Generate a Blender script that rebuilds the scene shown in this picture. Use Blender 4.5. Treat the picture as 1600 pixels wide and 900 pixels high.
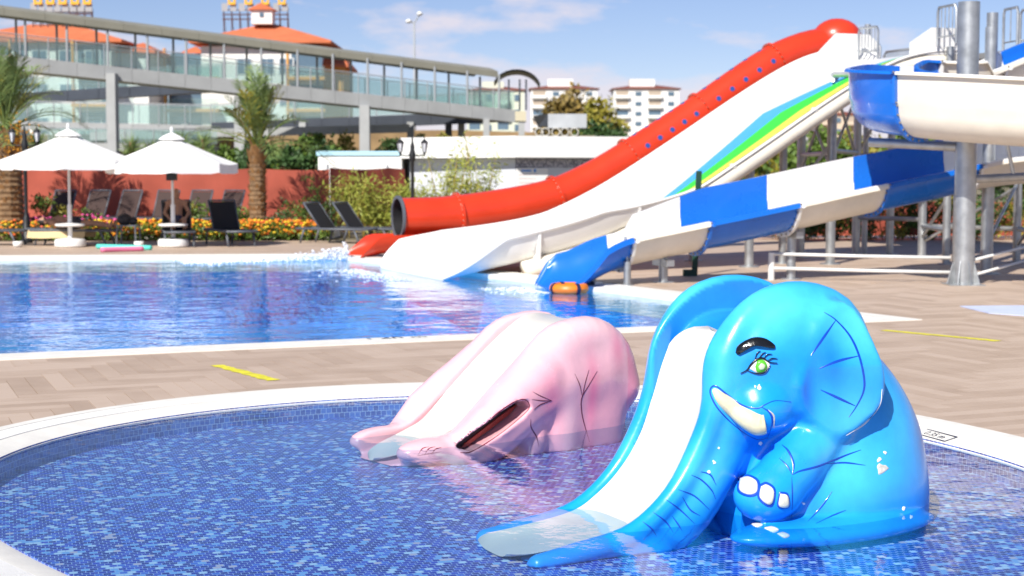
import bpy, bmesh, math, random
import numpy as np
from mathutils import Vector, Matrix
R = math.radians
random.seed(7); rng = np.random.default_rng(7)
for o in list(bpy.data.objects): bpy.data.objects.remove(o)
S = bpy.context.scene
# ---------------------------------------------------------------- camera
FPX, CAMH, YH = 2450.0, 1.65, 270.0          # focal length in px of a 1600 px wide frame, eye height, horizon row
TH = math.atan((450 - YH) / FPX)
cam = bpy.data.cameras.new('camera'); camo = bpy.data.objects.new('camera', cam)
S.collection.objects.link(camo); S.camera = camo
cam.sensor_width = 36; cam.lens = 36 * FPX / 1600; cam.clip_end = 6000; cam.clip_start = 0.1
camo.location = (0, 0, CAMH); camo.rotation_euler = (math.pi / 2 - TH, 0, 0)
cam.dof.use_dof = True; cam.dof.focus_distance = 8.2; cam.dof.aperture_fstop = cam.lens / 1000 / 0.016
# ---------------------------------------------------------------- world and sun
SUN_AZ = math.atan2(-0.90, -0.44)            # direction towards the sun on the ground plane (left and behind the camera)
SUN_EL = R(41)
W = bpy.data.worlds.new('World'); S.world = W; W.use_nodes = True
nt = W.node_tree; nt.nodes.clear()
def N(t, **k):
    n = nt.nodes.new(t)
    for a, v in k.items(): setattr(n, a, v)
    return n
sky = N('ShaderNodeTexSky', sky_type='NISHITA', sun_disc=False)
sky.sun_elevation = SUN_EL; sky.sun_rotation = math.pi / 2 - SUN_AZ
sky.air_density = 1.0; sky.dust_density = 0.0; sky.ozone_density = 4.0; sky.altitude = 1500
tc = N('ShaderNodeTexCoord'); mp = N('ShaderNodeMapping'); mp.inputs['Scale'].default_value = (1, 1, 3.2)
mp.inputs['Location'].default_value = (0.33, 0.2, 0.0)
nz = N('ShaderNodeTexNoise'); nz.inputs['Scale'].default_value = 8.0; nz.inputs['Detail'].default_value = 8; nz.inputs['Roughness'].default_value = 0.55
sep = N('ShaderNodeSeparateXYZ')
m1 = N('ShaderNodeMath', operation='MULTIPLY_ADD'); m1.inputs[1].default_value = -5.0; m1.inputs[2].default_value = 0.38   # fewer clouds with height
m2 = N('ShaderNodeMath', operation='MULTIPLY_ADD'); m2.inputs[1].default_value = 2.0
rp = N('ShaderNodeMapRange'); rp.inputs['From Min'].default_value = 1.0; rp.inputs['From Max'].default_value = 1.22; rp.inputs['To Max'].default_value = 0.8
mx = N('ShaderNodeMix', data_type='RGBA'); mx.inputs['B'].default_value = (8.0, 8.3, 8.2, 1)
bg = N('ShaderNodeBackground'); bg.inputs['Strength'].default_value = 0.082
wo = N('ShaderNodeOutputWorld'); L = nt.links.new
L(tc.outputs['Generated'], mp.inputs['Vector']); L(mp.outputs['Vector'], nz.inputs['Vector'])
L(tc.outputs['Generated'], sep.inputs[0]); L(sep.outputs['Z'], m1.inputs[0])
L(nz.outputs['Fac'], m2.inputs[0]); L(m1.outputs[0], m2.inputs[2]); L(m2.outputs[0], rp.inputs['Value'])
L(rp.outputs[0], mx.inputs['Factor']); L(sky.outputs['Color'], mx.inputs['A'])
tn = N('ShaderNodeMix', data_type='RGBA', blend_type='MULTIPLY'); tn.inputs['Factor'].default_value = 1; tn.inputs['B'].default_value = (0.90, 0.80, 0.88, 1)
L(mx.outputs['Result'], tn.inputs['A']); L(tn.outputs['Result'], bg.inputs['Color']); L(bg.outputs[0], wo.inputs['Surface'])
sl = bpy.data.lights.new('sun', 'SUN'); sl.energy = 4.6; sl.angle = R(0.53); sl.color = (1.0, 0.95, 0.87)
so = bpy.data.objects.new('sun', sl); S.collection.objects.link(so)
sd = Vector((math.cos(SUN_AZ) * math.cos(SUN_EL), math.sin(SUN_AZ) * math.cos(SUN_EL), math.sin(SUN_EL)))
so.rotation_euler = (-sd).to_track_quat('-Z', 'Y').to_euler(); so.location = (-20, -16, 25)
S.view_settings.view_transform = 'Standard'; S.view_settings.look = 'None'; S.view_settings.gamma = 1
S.view_settings.exposure = 0.52
S.cycles.transparent_max_bounces = 24; S.cycles.max_bounces = 10

# ---------------------------------------------------------------- pixel helpers (a pixel gives a direction; distance comes from what it touches)
CAM = np.array([0, 0, CAMH])
def ray(px, py):
    u = (px - 800) / FPX; v = (450 - py) / FPX
    return np.array([u, math.cos(TH) + v * math.sin(TH), -math.sin(TH) + v * math.cos(TH)])
def G(px, py, z=0.0):
    d = ray(px, py); return CAM + d * ((z - CAMH) / d[2])
def at(px, py, Y):
    d = ray(px, py); return CAM + d * (Y / d[1])
def onpl(px, py, P0, Nn):
    d = ray(px, py); return CAM + d * (((np.array(P0) - CAM) @ np.array(Nn)) / (d @ np.array(Nn)))

# ---------------------------------------------------------------- materials
MATS = {}
def mat(name, col, rough=0.5, metal=0.0, var=0.0, vscale=3.0, bump=0.0, bscale=30.0, spec=0.5, coat=0.0, attr=None, trans=0.0, sss=0.0, col2=None):
    m = bpy.data.materials.new(name); m.use_nodes = True; t = m.node_tree; b = t.nodes['Principled BSDF']
    b.inputs['Base Color'].default_value = (*col, 1); b.inputs['Roughness'].default_value = rough; b.inputs['Metallic'].default_value = metal
    b.inputs['Specular IOR Level'].default_value = spec; b.inputs['Coat Weight'].default_value = coat; b.inputs['Coat Roughness'].default_value = 0.06
    src = None
    co = t.nodes.new('ShaderNodeTexCoord')
    if attr:
        a = t.nodes.new('ShaderNodeAttribute'); a.attribute_name = attr; src = a.outputs['Color']
    if var > 0 or col2:
        n = t.nodes.new('ShaderNodeTexNoise'); n.inputs['Scale'].default_value = vscale; n.inputs['Detail'].default_value = 6; n.inputs['Roughness'].default_value = 0.62
        t.links.new(co.outputs['Object'], n.inputs['Vector'])
        r = t.nodes.new('ShaderNodeMapRange'); r.inputs['From Min'].default_value = 0.3; r.inputs['From Max'].default_value = 0.7
        t.links.new(n.outputs['Fac'], r.inputs['Value'])
        x = t.nodes.new('ShaderNodeMix'); x.data_type = 'RGBA'
        c2 = col2 if col2 else tuple(min(1, c * (1 + var)) for c in col); c1 = col if col2 else tuple(c * (1 - var) for c in col)
        t.links.new(r.outputs[0], x.inputs['Factor'])
        if src:
            x.blend_type = 'MULTIPLY'; x.inputs['Factor'].default_value = 1
            t.links.remove(x.inputs['Factor'].links[0])
            y = t.nodes.new('ShaderNodeMapRange'); y.inputs['To Min'].default_value = 1 - var; y.inputs['To Max'].default_value = 1 + var
            t.links.new(r.outputs[0], y.inputs['Value']); t.links.new(src, x.inputs['A']); t.links.new(y.outputs[0], x.inputs['B'])
        else:
            x.inputs['A'].default_value = (*c1, 1); x.inputs['B'].default_value = (*c2, 1)
        src = x.outputs['Result']
        rr = t.nodes.new('ShaderNodeMapRange'); rr.inputs['To Min'].default_value = max(0, rough - 0.07); rr.inputs['To Max'].default_value = min(1, rough + 0.07)
        t.links.new(n.outputs['Fac'], rr.inputs['Value']); t.links.new(rr.outputs[0], b.inputs['Roughness'])
    if src: t.links.new(src, b.inputs['Base Color'])
    if bump > 0:
        n = t.nodes.new('ShaderNodeTexNoise'); n.inputs['Scale'].default_value = bscale; n.inputs['Detail'].default_value = 4
        t.links.new(co.outputs['Object'], n.inputs['Vector'])
        bp = t.nodes.new('ShaderNodeBump'); bp.inputs['Strength'].default_value = bump; bp.inputs['Distance'].default_value = 0.02
        t.links.new(n.outputs['Fac'], bp.inputs['Height']); t.links.new(bp.outputs[0], b.inputs['Normal'])
    if trans: b.inputs['Transmission Weight'].default_value = trans
    MATS[name] = m; return m

# ---------------------------------------------------------------- mesh builder
col = S.collection
ORG = {}
def V3(p): return np.array([float(p[0]), float(p[1]), float(p[2])])
def props(o, label=None, cat=None, group=None, kind=None):
    if label: o['label'] = label
    if cat: o['category'] = cat
    if group: o['group'] = group
    if kind: o['kind'] = kind
    return o
def empty(name, loc=(0, 0, 0), label=None, cat=None, group=None):
    o = bpy.data.objects.new(name, None); col.objects.link(o); o.location = Vector([float(c) for c in loc]); o.empty_display_size = 0.2
    ORG[o.name] = V3(loc); return props(o, label, cat, group)
class MB:
    def __init__(s): s.v = []; s.f = []; s.m = []; s.mi = 0
    def add(s, vs, fs):
        k = len(s.v); s.v += [tuple(map(float, v)) for v in vs]
        for f in fs: s.f.append(tuple(i + k for i in f)); s.m.append(s.mi)
        return s
    def box(s, c, d, rz=0, M=None):
        c = V3(c); hx, hy, hz = d[0] / 2, d[1] / 2, d[2] / 2; vs = []
        cs, sn = math.cos(rz), math.sin(rz)
        for x, y, z in ((-1, -1, -1), (1, -1, -1), (1, 1, -1), (-1, 1, -1), (-1, -1, 1), (1, -1, 1), (1, 1, 1), (-1, 1, 1)):
            p = np.array([x * hx, y * hy, z * hz])
            if M is not None: p = np.array(M @ Vector(p))
            else: p = np.array([p[0] * cs - p[1] * sn, p[0] * sn + p[1] * cs, p[2]])
            vs.append(c + p)
        return s.add(vs, [(0, 3, 2, 1), (4, 5, 6, 7), (0, 1, 5, 4), (1, 2, 6, 5), (2, 3, 7, 6), (3, 0, 4, 7)])
    def beam(s, p0, p1, w, h, up=(0, 0, 1)):
        p0, p1 = V3(p0), V3(p1); d = p1 - p0; d = d / np.linalg.norm(d); sd_ = np.cross(d, V3(up)); sd_ /= np.linalg.norm(sd_); u = np.cross(sd_, d)
        vs = [p + sd_ * a * w / 2 + u * b * h / 2 for p in (p0, p1) for a, b in ((-1, -1), (1, -1), (1, 1), (-1, 1))]
        return s.add(vs, [(0, 1, 2, 3), (7, 6, 5, 4), (0, 4, 5, 1), (1, 5, 6, 2), (2, 6, 7, 3), (3, 7, 4, 0)])
    def tube(s, path, rad, n=10, cap=True):
        path = [V3(p) for p in path]; k = len(path)
        rad = list(rad) if hasattr(rad, '__len__') else [rad] * k
        vs, fs = [], []; u = None
        for i, p in enumerate(path):
            d = path[min(i + 1, k - 1)] - path[max(i - 1, 0)]; d = d / (np.linalg.norm(d) + 1e-9)
            if u is None: u = np.cross(d, (0, 0, 1) if abs(d[2]) < 0.9 else (1, 0, 0))
            u = u - d * (u @ d); u /= np.linalg.norm(u); w = np.cross(d, u)
            for j in range(n):
                a = 2 * math.pi * j / n; vs.append(p + (u * math.cos(a) + w * math.sin(a)) * rad[i])
        for i in range(k - 1):
            for j in range(n): fs.append((i * n + j, i * n + (j + 1) % n, (i + 1) * n + (j + 1) % n, (i + 1) * n + j))
        if cap: fs += [tuple(range(n))[::-1], tuple((k - 1) * n + j for j in range(n))]
        return s.add(vs, fs)
    def cyl(s, p0, p1, r, r2=None, n=14): return s.tube([p0, p1], [r, r if r2 is None else r2], n)
    def lathe(s, c, prof, n=20, cap=True):      # prof: (r, z) from bottom to top
        c = V3(c); vs, fs = [], []; k = len(prof)
        for r, z in prof:
            for j in range(n): a = 2 * math.pi * j / n; vs.append(c + np.array([r * math.cos(a), r * math.sin(a), z]))
        for i in range(k - 1):
            for j in range(n): fs.append((i * n + j, i * n + (j + 1) % n, (i + 1) * n + (j + 1) % n, (i + 1) * n + j))
        if cap: fs += [tuple(range(n))[::-1], tuple((k - 1) * n + j for j in range(n))]
        return s.add(vs, fs)
    def ball(s, c, r, n=10):
        r = V3(r) if hasattr(r, '__len__') else np.array([r, r, r]); c = V3(c); k = max(4, n // 2); vs = [c + r * np.array([0, 0, -1])]; fs = []
        for i in range(1, k):
            ph = -math.pi / 2 + math.pi * i / k
            for j in range(n): a = 2 * math.pi * j / n; vs.append(c + r * np.array([math.cos(ph) * math.cos(a), math.cos(ph) * math.sin(a), math.sin(ph)]))
        vs.append(c + r * np.array([0, 0, 1])); T = len(vs) - 1
        for j in range(n):
            fs.append((0, 1 + (j + 1) % n, 1 + j)); fs.append((T, 1 + (k - 2) * n + j, 1 + (k - 2) * n + (j + 1) % n))
        for i in range(k - 2):
            for j in range(n): fs.append((1 + i * n + j, 1 + i * n + (j + 1) % n, 1 + (i + 1) * n + (j + 1) % n, 1 + (i + 1) * n + j))
        return s.add(vs, fs)
    def prism(s, poly, h):                       # poly: list of 3-D points (one planar loop), extruded by vector h
        k = len(poly); h = V3(h); vs = [V3(p) for p in poly] + [V3(p) + h for p in poly]
        return s.add(vs, [tuple(range(k))[::-1], tuple(range(k, 2 * k))] + [(i, (i + 1) % k, k + (i + 1) % k, k + i) for i in range(k)])
    def grid(s, P, closed=False):                # P[i][j] points -> quads
        P = np.asarray(P, float); a, b = P.shape[:2]; fs = []
        for i in range(a - 1):
            for j in range(b if closed else b - 1): fs.append((i * b + j, i * b + (j + 1) % b, (i + 1) * b + (j + 1) % b, (i + 1) * b + j))
        return s.add(P.reshape(-1, 3), fs)
    def build(s, name, m, parent=None, smooth=False, origin=None, label=None, cat=None, group=None, kind=None, auto=None, fix=True):
        o0 = ORG[parent.name] if parent is not None else (V3(origin) if origin is not None else np.zeros(3))
        me = bpy.data.meshes.new(name); me.from_pydata([tuple(np.array(v) - o0) for v in s.v], [], s.f)
        for mm in (m if isinstance(m, (list, tuple)) else [m]): me.materials.append(mm)
        if max(s.m, default=0) > 0: me.polygons.foreach_set('material_index', s.m)
        if fix:
            bm = bmesh.new(); bm.from_mesh(me); bmesh.ops.recalc_face_normals(bm, faces=bm.faces); bm.to_mesh(me); bm.free()
        if smooth:
            me.polygons.foreach_set('use_smooth', [True] * len(me.polygons))
            if auto is not None: me.set_sharp_from_angle(angle=R(auto))
        o = bpy.data.objects.new(name, me); col.objects.link(o)
        if parent is not None: o.parent = parent
        else: o.location = Vector(o0)
        ORG[o.name] = o0
        return props(o, label, cat, group, kind)
def copy_tree(o, parent=None, loc=None, rz=None):
    c = o.copy(); col.objects.link(c); c.parent = parent
    if loc is not None: c.location = Vector([float(q) for q in loc])
    if rz is not None: c.rotation_euler = (0, 0, rz)
    for ch in [q for q in bpy.data.objects if q.parent == o]: copy_tree(ch, c)
    return c
def spline(pts, n=8):
    P = [V3(p) for p in pts]; P = [2 * P[0] - P[1]] + P + [2 * P[-1] - P[-2]]; out = []
    for i in range(1, len(P) - 2):
        for k in range(n):
            t = k / n; out.append(0.5 * (2 * P[i] + (P[i + 1] - P[i - 1]) * t + (2 * P[i - 1] - 5 * P[i] + 4 * P[i + 1] - P[i + 2]) * t * t + (3 * P[i] - P[i - 1] - 3 * P[i + 1] + P[i + 2]) * t ** 3))
    out.append(P[-2]); return out
# ================================================================ SETTING
KC = np.array([-0.13, 8.80]); KR = 2.93
K_ = G(1415, 501)[:2]; NLd = G(0, 563)[:2] - K_; NLd /= np.linalg.norm(NLd)
BF = G(540, 398)[:2]; FLd = G(0, 401)[:2] - BF; FLd /= np.linalg.norm(FLd)
POOL = [K_, BF, BF + FLd * 20, K_ + NLd * 24]        # deck-side outline of the big pool's coping
E1 = -NLd                                             # along the near edge, to the right
def inset(poly, d):
    out = []; k = len(poly); c = sum(poly) / k
    for i in range(k):
        p0, p1, p2 = poly[i - 1], poly[i], poly[(i + 1) % k]
        def nrm(a, b):
            t = (b - a) / np.linalg.norm(b - a); n = np.array([-t[1], t[0]]); return n if n @ (c - a) > 0 else -n
        n1, n2 = nrm(p0, p1), nrm(p1, p2)
        A = np.array([n1, n2]); out.append(np.linalg.solve(A, np.array([n1 @ p1 + d, n2 @ p1 + d])))
    return out
def inpoly(p, poly):
    r = False; k = len(poly)
    for i in range(k):
        a, b = poly[i], poly[(i + 1) % k]
        if (a[1] > p[1]) != (b[1] > p[1]) and p[0] < (b[0] - a[0]) * (p[1] - a[1]) / (b[1] - a[1]) + a[0]: r = not r
    return r
_KA = np.radians([-180, -155, -135, -110, -70, -45, -25, 0, 20, 45, 90, 160, 180]); _KV = [2.88, 2.78, 2.81, 3.1, 3.58, 3.55, 3.35, 3.04, 2.87, 2.88, 2.93, 2.93, 2.88]
_ka = np.linspace(-math.pi, math.pi, 721); _kv = np.interp(_ka, _KA, _KV); _kv = np.convolve(np.r_[_kv[-61:-1], _kv, _kv[1:61]], np.hanning(61) / np.hanning(61).sum(), 'same')[60:-60]
def KRAD(a): return float(np.interp((a + math.pi) % (2 * math.pi) - math.pi, _ka, _kv))     # the paddling pool is not quite round
def kpt(a, r): return KC + (KRAD(a) + r - KR) * np.array([math.cos(a), math.sin(a)])         # r is given as on a pool of radius KR
def koff(q): d = q - KC; return np.linalg.norm(d) - KRAD(math.atan2(d[1], d[0])) + KR
def circle(r, n=128): return [kpt(2 * math.pi * i / n, r) for i in range(n)]
def sheet(name, outer, holes, z, m, kind='structure', parent=None):
    bm = bmesh.new()
    for lp in [outer] + holes:
        vs = [bm.verts.new((p[0], p[1], z)) for p in lp]
        for i in range(len(vs)): bm.edges.new((vs[i], vs[(i + 1) % len(vs)]))
    bmesh.ops.triangle_fill(bm, use_beauty=True, edges=bm.edges[:], normal=(0, 0, 1))
    for f in bm.faces:
        if f.normal.z < 0: f.normal_flip()
    me = bpy.data.meshes.new(name); bm.to_mesh(me); bm.free(); me.materials.append(m)
    o = bpy.data.objects.new(name, me); col.objects.link(o); ORG[o.name] = np.zeros(3)
    if parent: o.parent = parent
    elif kind: o['kind'] = kind
    return o
M_soil = mat('dry ground', (0.20, 0.17, 0.10), 0.95, var=0.45, vscale=0.08, bump=0.3, bscale=2)
# deck material: wood-look porcelain
def deck_mat(name, brick):
    m = bpy.data.materials.new(name); m.use_nodes = True; t = m.node_tree; b = t.nodes['Principled BSDF']; l = t.links.new
    geo = t.nodes.new('ShaderNodeNewGeometry'); mp = t.nodes.new('ShaderNodeMapping'); mp.inputs['Rotation'].default_value = (0, 0, -math.atan2(E1[1], E1[0]))
    l(geo.outputs['Position'], mp.inputs['Vector'])
    if brick:
        bt = t.nodes.new('ShaderNodeTexBrick'); bt.inputs['Scale'].default_value = 1; bt.inputs['Brick Width'].default_value = 0.9; bt.inputs['Row Height'].default_value = 0.15
        bt.inputs['Mortar Size'].default_value = 0.004; bt.inputs['Color1'].default_value = (0, 0, 0, 1); bt.inputs['Color2'].default_value = (1, 1, 1, 1); bt.inputs['Mortar'].default_value = (0.1, 0.1, 0.1, 1); bt.offset = 0.5
        l(mp.outputs[0], bt.inputs['Vector']); tone = bt.outputs['Color']
    else:
        a = t.nodes.new('ShaderNodeAttribute'); a.attribute_name = 'tone'; tone = a.outputs['Fac']
    n = t.nodes.new('ShaderNodeTexNoise'); n.inputs['Scale'].default_value = 2.2; n.inputs['Detail'].default_value = 7
    l(geo.outputs['Position'], n.inputs['Vector'])
    ad = t.nodes.new('ShaderNodeMath'); ad.operation = 'MULTIPLY_ADD'; ad.inputs[1].default_value = 0.55
    l(tone, ad.inputs[0]); l(n.outputs['Fac'], ad.inputs[2])
    rp = t.nodes.new('ShaderNodeValToRGB'); e = rp.color_ramp.elements; e[0].position = 0.3; e[0].color = (0.40, 0.295, 0.215, 1); e[1].position = 1.05; e[1].color = (0.54, 0.42, 0.325, 1)
    k = e.new(0.65); k.color = (0.475, 0.36, 0.27, 1)
    l(ad.outputs[0], rp.inputs[0]); l(rp.outputs[0], b.inputs['Base Color']); b.inputs['Roughness'].default_value = 0.55
    # fine streaks along the plank
    w = t.nodes.new('ShaderNodeTexNoise'); w.inputs['Scale'].default_value = 40
    l(geo.outputs['Position'], w.inputs['Vector']); bp = t.nodes.new('ShaderNodeBump'); bp.inputs['Strength'].default_value = 0.25; bp.inputs['Distance'].default_value = 0.004
    l(w.outputs['Fac'], bp.inputs['Height']); l(bp.outputs[0], b.inputs['Normal'])
    return m
M_deck = deck_mat('deck sheet', True); M_plank = deck_mat('deck planks', False)
HOLES = [circle(KR + 0.40), inset(POOL, 0.40)]
ground = sheet('ground', [(-2500, -400), (2500, -400), (2500, 4500), (-2500, 4500)], [circle(KR + 0.42), inset(POOL, 0.36)], -0.012, M_soil)
BEDY = 37.9
deck = sheet('pool_deck', [(-30, -6), (34, -6), (34, BEDY + 4.2), (4.5, BEDY + 4.2), (-1.2, BEDY + 0.6), (-30, BEDY - 1.0)], HOLES, 0.0, M_deck)
# ---- herringbone planks
PW, PL = 0.15, 0.90
ux, uy = np.array([E1[0], E1[1]]), np.array([-E1[1], E1[0]])
PIN = inset(POOL, 0.02)
def blocked(q): return koff(q) < KR + 0.37 or inpoly(q, PIN)
variants = []
for k in range(8):
    b = MB(); b.box((0, 0, 0.005), (PL - 0.005, PW - 0.005, 0.010)); me = bpy.data.meshes.new('deck_plank'); me.from_pydata(b.v, [], b.f); me.materials.append(M_plank)
    at_ = me.attributes.new('tone', 'FLOAT', 'POINT'); at_.data.foreach_set('value', [k / 7.0] * 8); variants.append(me)
cand = []
for i in range(-140, 200):
    for j in range(-22, 30):
        for ver in (0, 1):
            o = np.array([i * PW + j * PL, i * PW - j * PL])
            c2 = o + (np.array([PL / 2, PW / 2]) if not ver else np.array([PW / 2, PW + PL / 2]))
            c = c2[0] * ux + c2[1] * uy
            if not (5.0 < c[1] < 23.5) or abs(c[0]) > 0.36 * c[1] + 0.6: continue
            if blocked(c) and all(blocked(c + (ux if not ver else uy) * s) for s in (-0.4, 0.4)): continue
            cand.append((c[1], c, ver))
cand.sort(key=lambda q: q[0])
ang0 = math.atan2(E1[1], E1[0]); rest = MB(); tones = []; nb = 0
def visible(c):
    px = 800 + FPX * c[0] / c[1]; py = YH + FPX * CAMH / c[1]
    return -30 < px < 1630 and py < 930
for y, c, ver in cand:
    ax = uy if ver else ux; k = random.randrange(8)
    cross = blocked(c) or blocked(c + ax * 0.42) or blocked(c - ax * 0.42)
    if not cross and nb < 300 and visible(c):
        o = bpy.data.objects.new('deck_plank', variants[k]); col.objects.link(o); o.parent = deck
        o.location = (c[0], c[1], 0.002); o.rotation_euler = (0, 0, ang0 + (math.pi / 2 if ver else 0)); nb += 1
    else:
        segs = [(-0.45, 0.45)] if not cross else [(-0.45 + 0.15 * q, -0.30 + 0.15 * q) for q in range(6)]
        for a, b_ in segs:
            m_ = c + ax * (a + b_) / 2
            if cross and blocked(m_): continue
            rest.box((m_[0], m_[1], 0.007), (b_ - a - (0.005 if not cross else 0), PW - 0.005, 0.010), ang0 + (math.pi / 2 if ver else 0)); tones += [k / 7.0] * 8
o = rest.build('plank_field', M_plank, deck, fix=False); o['kind'] = 'stuff'
o.data.attributes.new('tone', 'FLOAT', 'POINT').data.foreach_set('value', tones)

# ---- mosaic material: small glass tiles in many blues
def mosaic(name, sx, ramp, mode='xy', mortar=(0.40, 0.50, 0.76), rough=0.25, msize=0.06):
    m = bpy.data.materials.new(name); m.use_nodes = True; t = m.node_tree; b = t.nodes['Principled BSDF']; l = t.links.new
    uv = t.nodes.new('ShaderNodeAttribute'); uv.attribute_name = 'flat'
    bt = t.nodes.new('ShaderNodeTexBrick'); bt.offset = 0.5; bt.inputs['Scale'].default_value = 1 / sx
    bt.inputs['Brick Width'].default_value = 1.0; bt.inputs['Row Height'].default_value = 1.0; bt.inputs['Mortar Size'].default_value = msize; bt.inputs['Mortar Smooth'].default_value = 0.2
    bt.inputs['Color1'].default_value = (0, 0, 0, 1); bt.inputs['Color2'].default_value = (1, 1, 1, 1); bt.inputs['Mortar'].default_value = (0, 0, 0, 1)
    l(uv.outputs['Vector'], bt.inputs['Vector'])
    rp = t.nodes.new('ShaderNodeValToRGB'); rp.color_ramp.interpolation = 'CONSTANT'
    e = rp.color_ramp.elements
    while len(e) > 1: e.remove(e[-1])
    e[0].position = 0; e[0].color = (*ramp[0][1], 1)
    for p, c in ramp[1:]: q = e.new(p); q.color = (*c, 1)
    l(bt.outputs['Color'], rp.inputs[0])
    mx = t.nodes.new('ShaderNodeMix'); mx.data_type = 'RGBA'; l(bt.outputs['Fac'], mx.inputs['Factor']); l(rp.outputs[0], mx.inputs['A']); mx.inputs['B'].default_value = (*mortar, 1)
    l(mx.outputs['Result'], b.inputs['Base Color']); b.inputs['Roughness'].default_value = rough
    return m
BL = [(0, (0.006, 0.010, 0.22)), (0.22, (0.014, 0.022, 0.36)), (0.44, (0.025, 0.055, 0.50)), (0.58, (0.05, 0.15, 0.62)), (0.68, (0.20, 0.44, 0.80)), (0.79, (0.008, 0.014, 0.30)), (0.90, (0.55, 0.72, 0.86)), (0.97, (0.60, 0.50, 0.56))]
M_mos = mosaic('pool mosaic', 0.036, BL)
M_moswall = mosaic('pool wall mosaic', 0.04, [(0, (0.012, 0.03, 0.26)), (0.4, (0.02, 0.06, 0.36)), (0.75, (0.05, 0.14, 0.5))], mortar=(0.4, 0.5, 0.7))
M_big = mosaic('big pool mosaic', 0.05, [(0, (0.015, 0.36, 0.80)), (0.35, (0.025, 0.42, 0.85)), (0.7, (0.05, 0.50, 0.90)), (0.93, (0.16, 0.60, 0.92))], mortar=(0.05, 0.32, 0.76))
def with_flat(o, fn):
    me = o.data; a = me.attributes.new('flat', 'FLOAT_VECTOR', 'POINT'); co = np.zeros(len(me.vertices) * 3); me.vertices.foreach_get('co', co)
    a.data.foreach_set('vector', np.array([fn(p) for p in co.reshape(-1, 3)]).ravel())
# paddling pool basin
FLZ, WZ = -0.155, -0.035
b = MB(); ring = [[(*(KC + (kpt(a, KR + 0.01) - KC) * f_), FLZ) for a in np.linspace(0, 2 * math.pi, 129)[:-1]] for f_ in np.linspace(0.003, 1, 14)]
b.grid(np.array(ring), closed=True)
pf = b.build('paddling_pool_floor', M_mos, kind='structure'); RA = R(18)
with_flat(pf, lambda p: ((p[0] * math.cos(RA) + p[1] * math.sin(RA)), (-p[0] * math.sin(RA) + p[1] * math.cos(RA)), 0))
b = MB(); na = 192; zz = np.linspace(FLZ - 0.01, -0.02, 3)
b.grid(np.array([[(*kpt(a, KR + 0.005), z) for a in np.linspace(0, 2 * math.pi, na + 1)] for z in zz]))
pw = b.build('paddling_pool_wall', M_moswall, kind='structure', smooth=True)
a_ = pw.data.attributes.new('flat', 'FLOAT_VECTOR', 'POINT'); a_.data.foreach_set('vector', np.array([[(2 * math.pi * i / na) * KR, z, 0] for z in zz for i in range(na + 1)]).ravel())
# coping: sloped inner lip, then slotted overflow grating
M_cop = mat('white coping stone', (0.78, 0.76, 0.70), 0.55, var=0.07, vscale=6, bump=0.1, bscale=60)
M_grate = mat('white plastic grating', (0.84, 0.83, 0.80), 0.45, var=0.05, vscale=9)
def ring_mesh(prof, n=192):
    b = MB(); b.grid(np.array([[(*kpt(a, r), z) for r, z in prof] for a in np.linspace(0, 2 * math.pi, n + 1)])); return b
pc = ring_mesh([(KR, -0.045), (KR, -0.03), (KR + 0.02, -0.022), (KR + 0.17, 0.012), (KR + 0.19, 0.012), (KR + 0.19, -0.03), (KR + 0.36, -0.03), (KR + 0.36, 0.022), (KR + 0.45, 0.022), (KR + 0.45, -0.01)]).build('paddling_pool_coping', M_cop, kind='structure', smooth=True, auto=30)
b = MB()
for i in range(1150):
    a = 2 * math.pi * i / 1150; p = kpt(a, KR + 0.275)
    if p[1] < 5.0: continue
    b.box((p[0], p[1], 0.008), (0.168, 0.0125, 0.022), a)
o = b.build('grating_bars', M_grate, pc, fix=False); o['kind'] = 'stuff'
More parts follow.
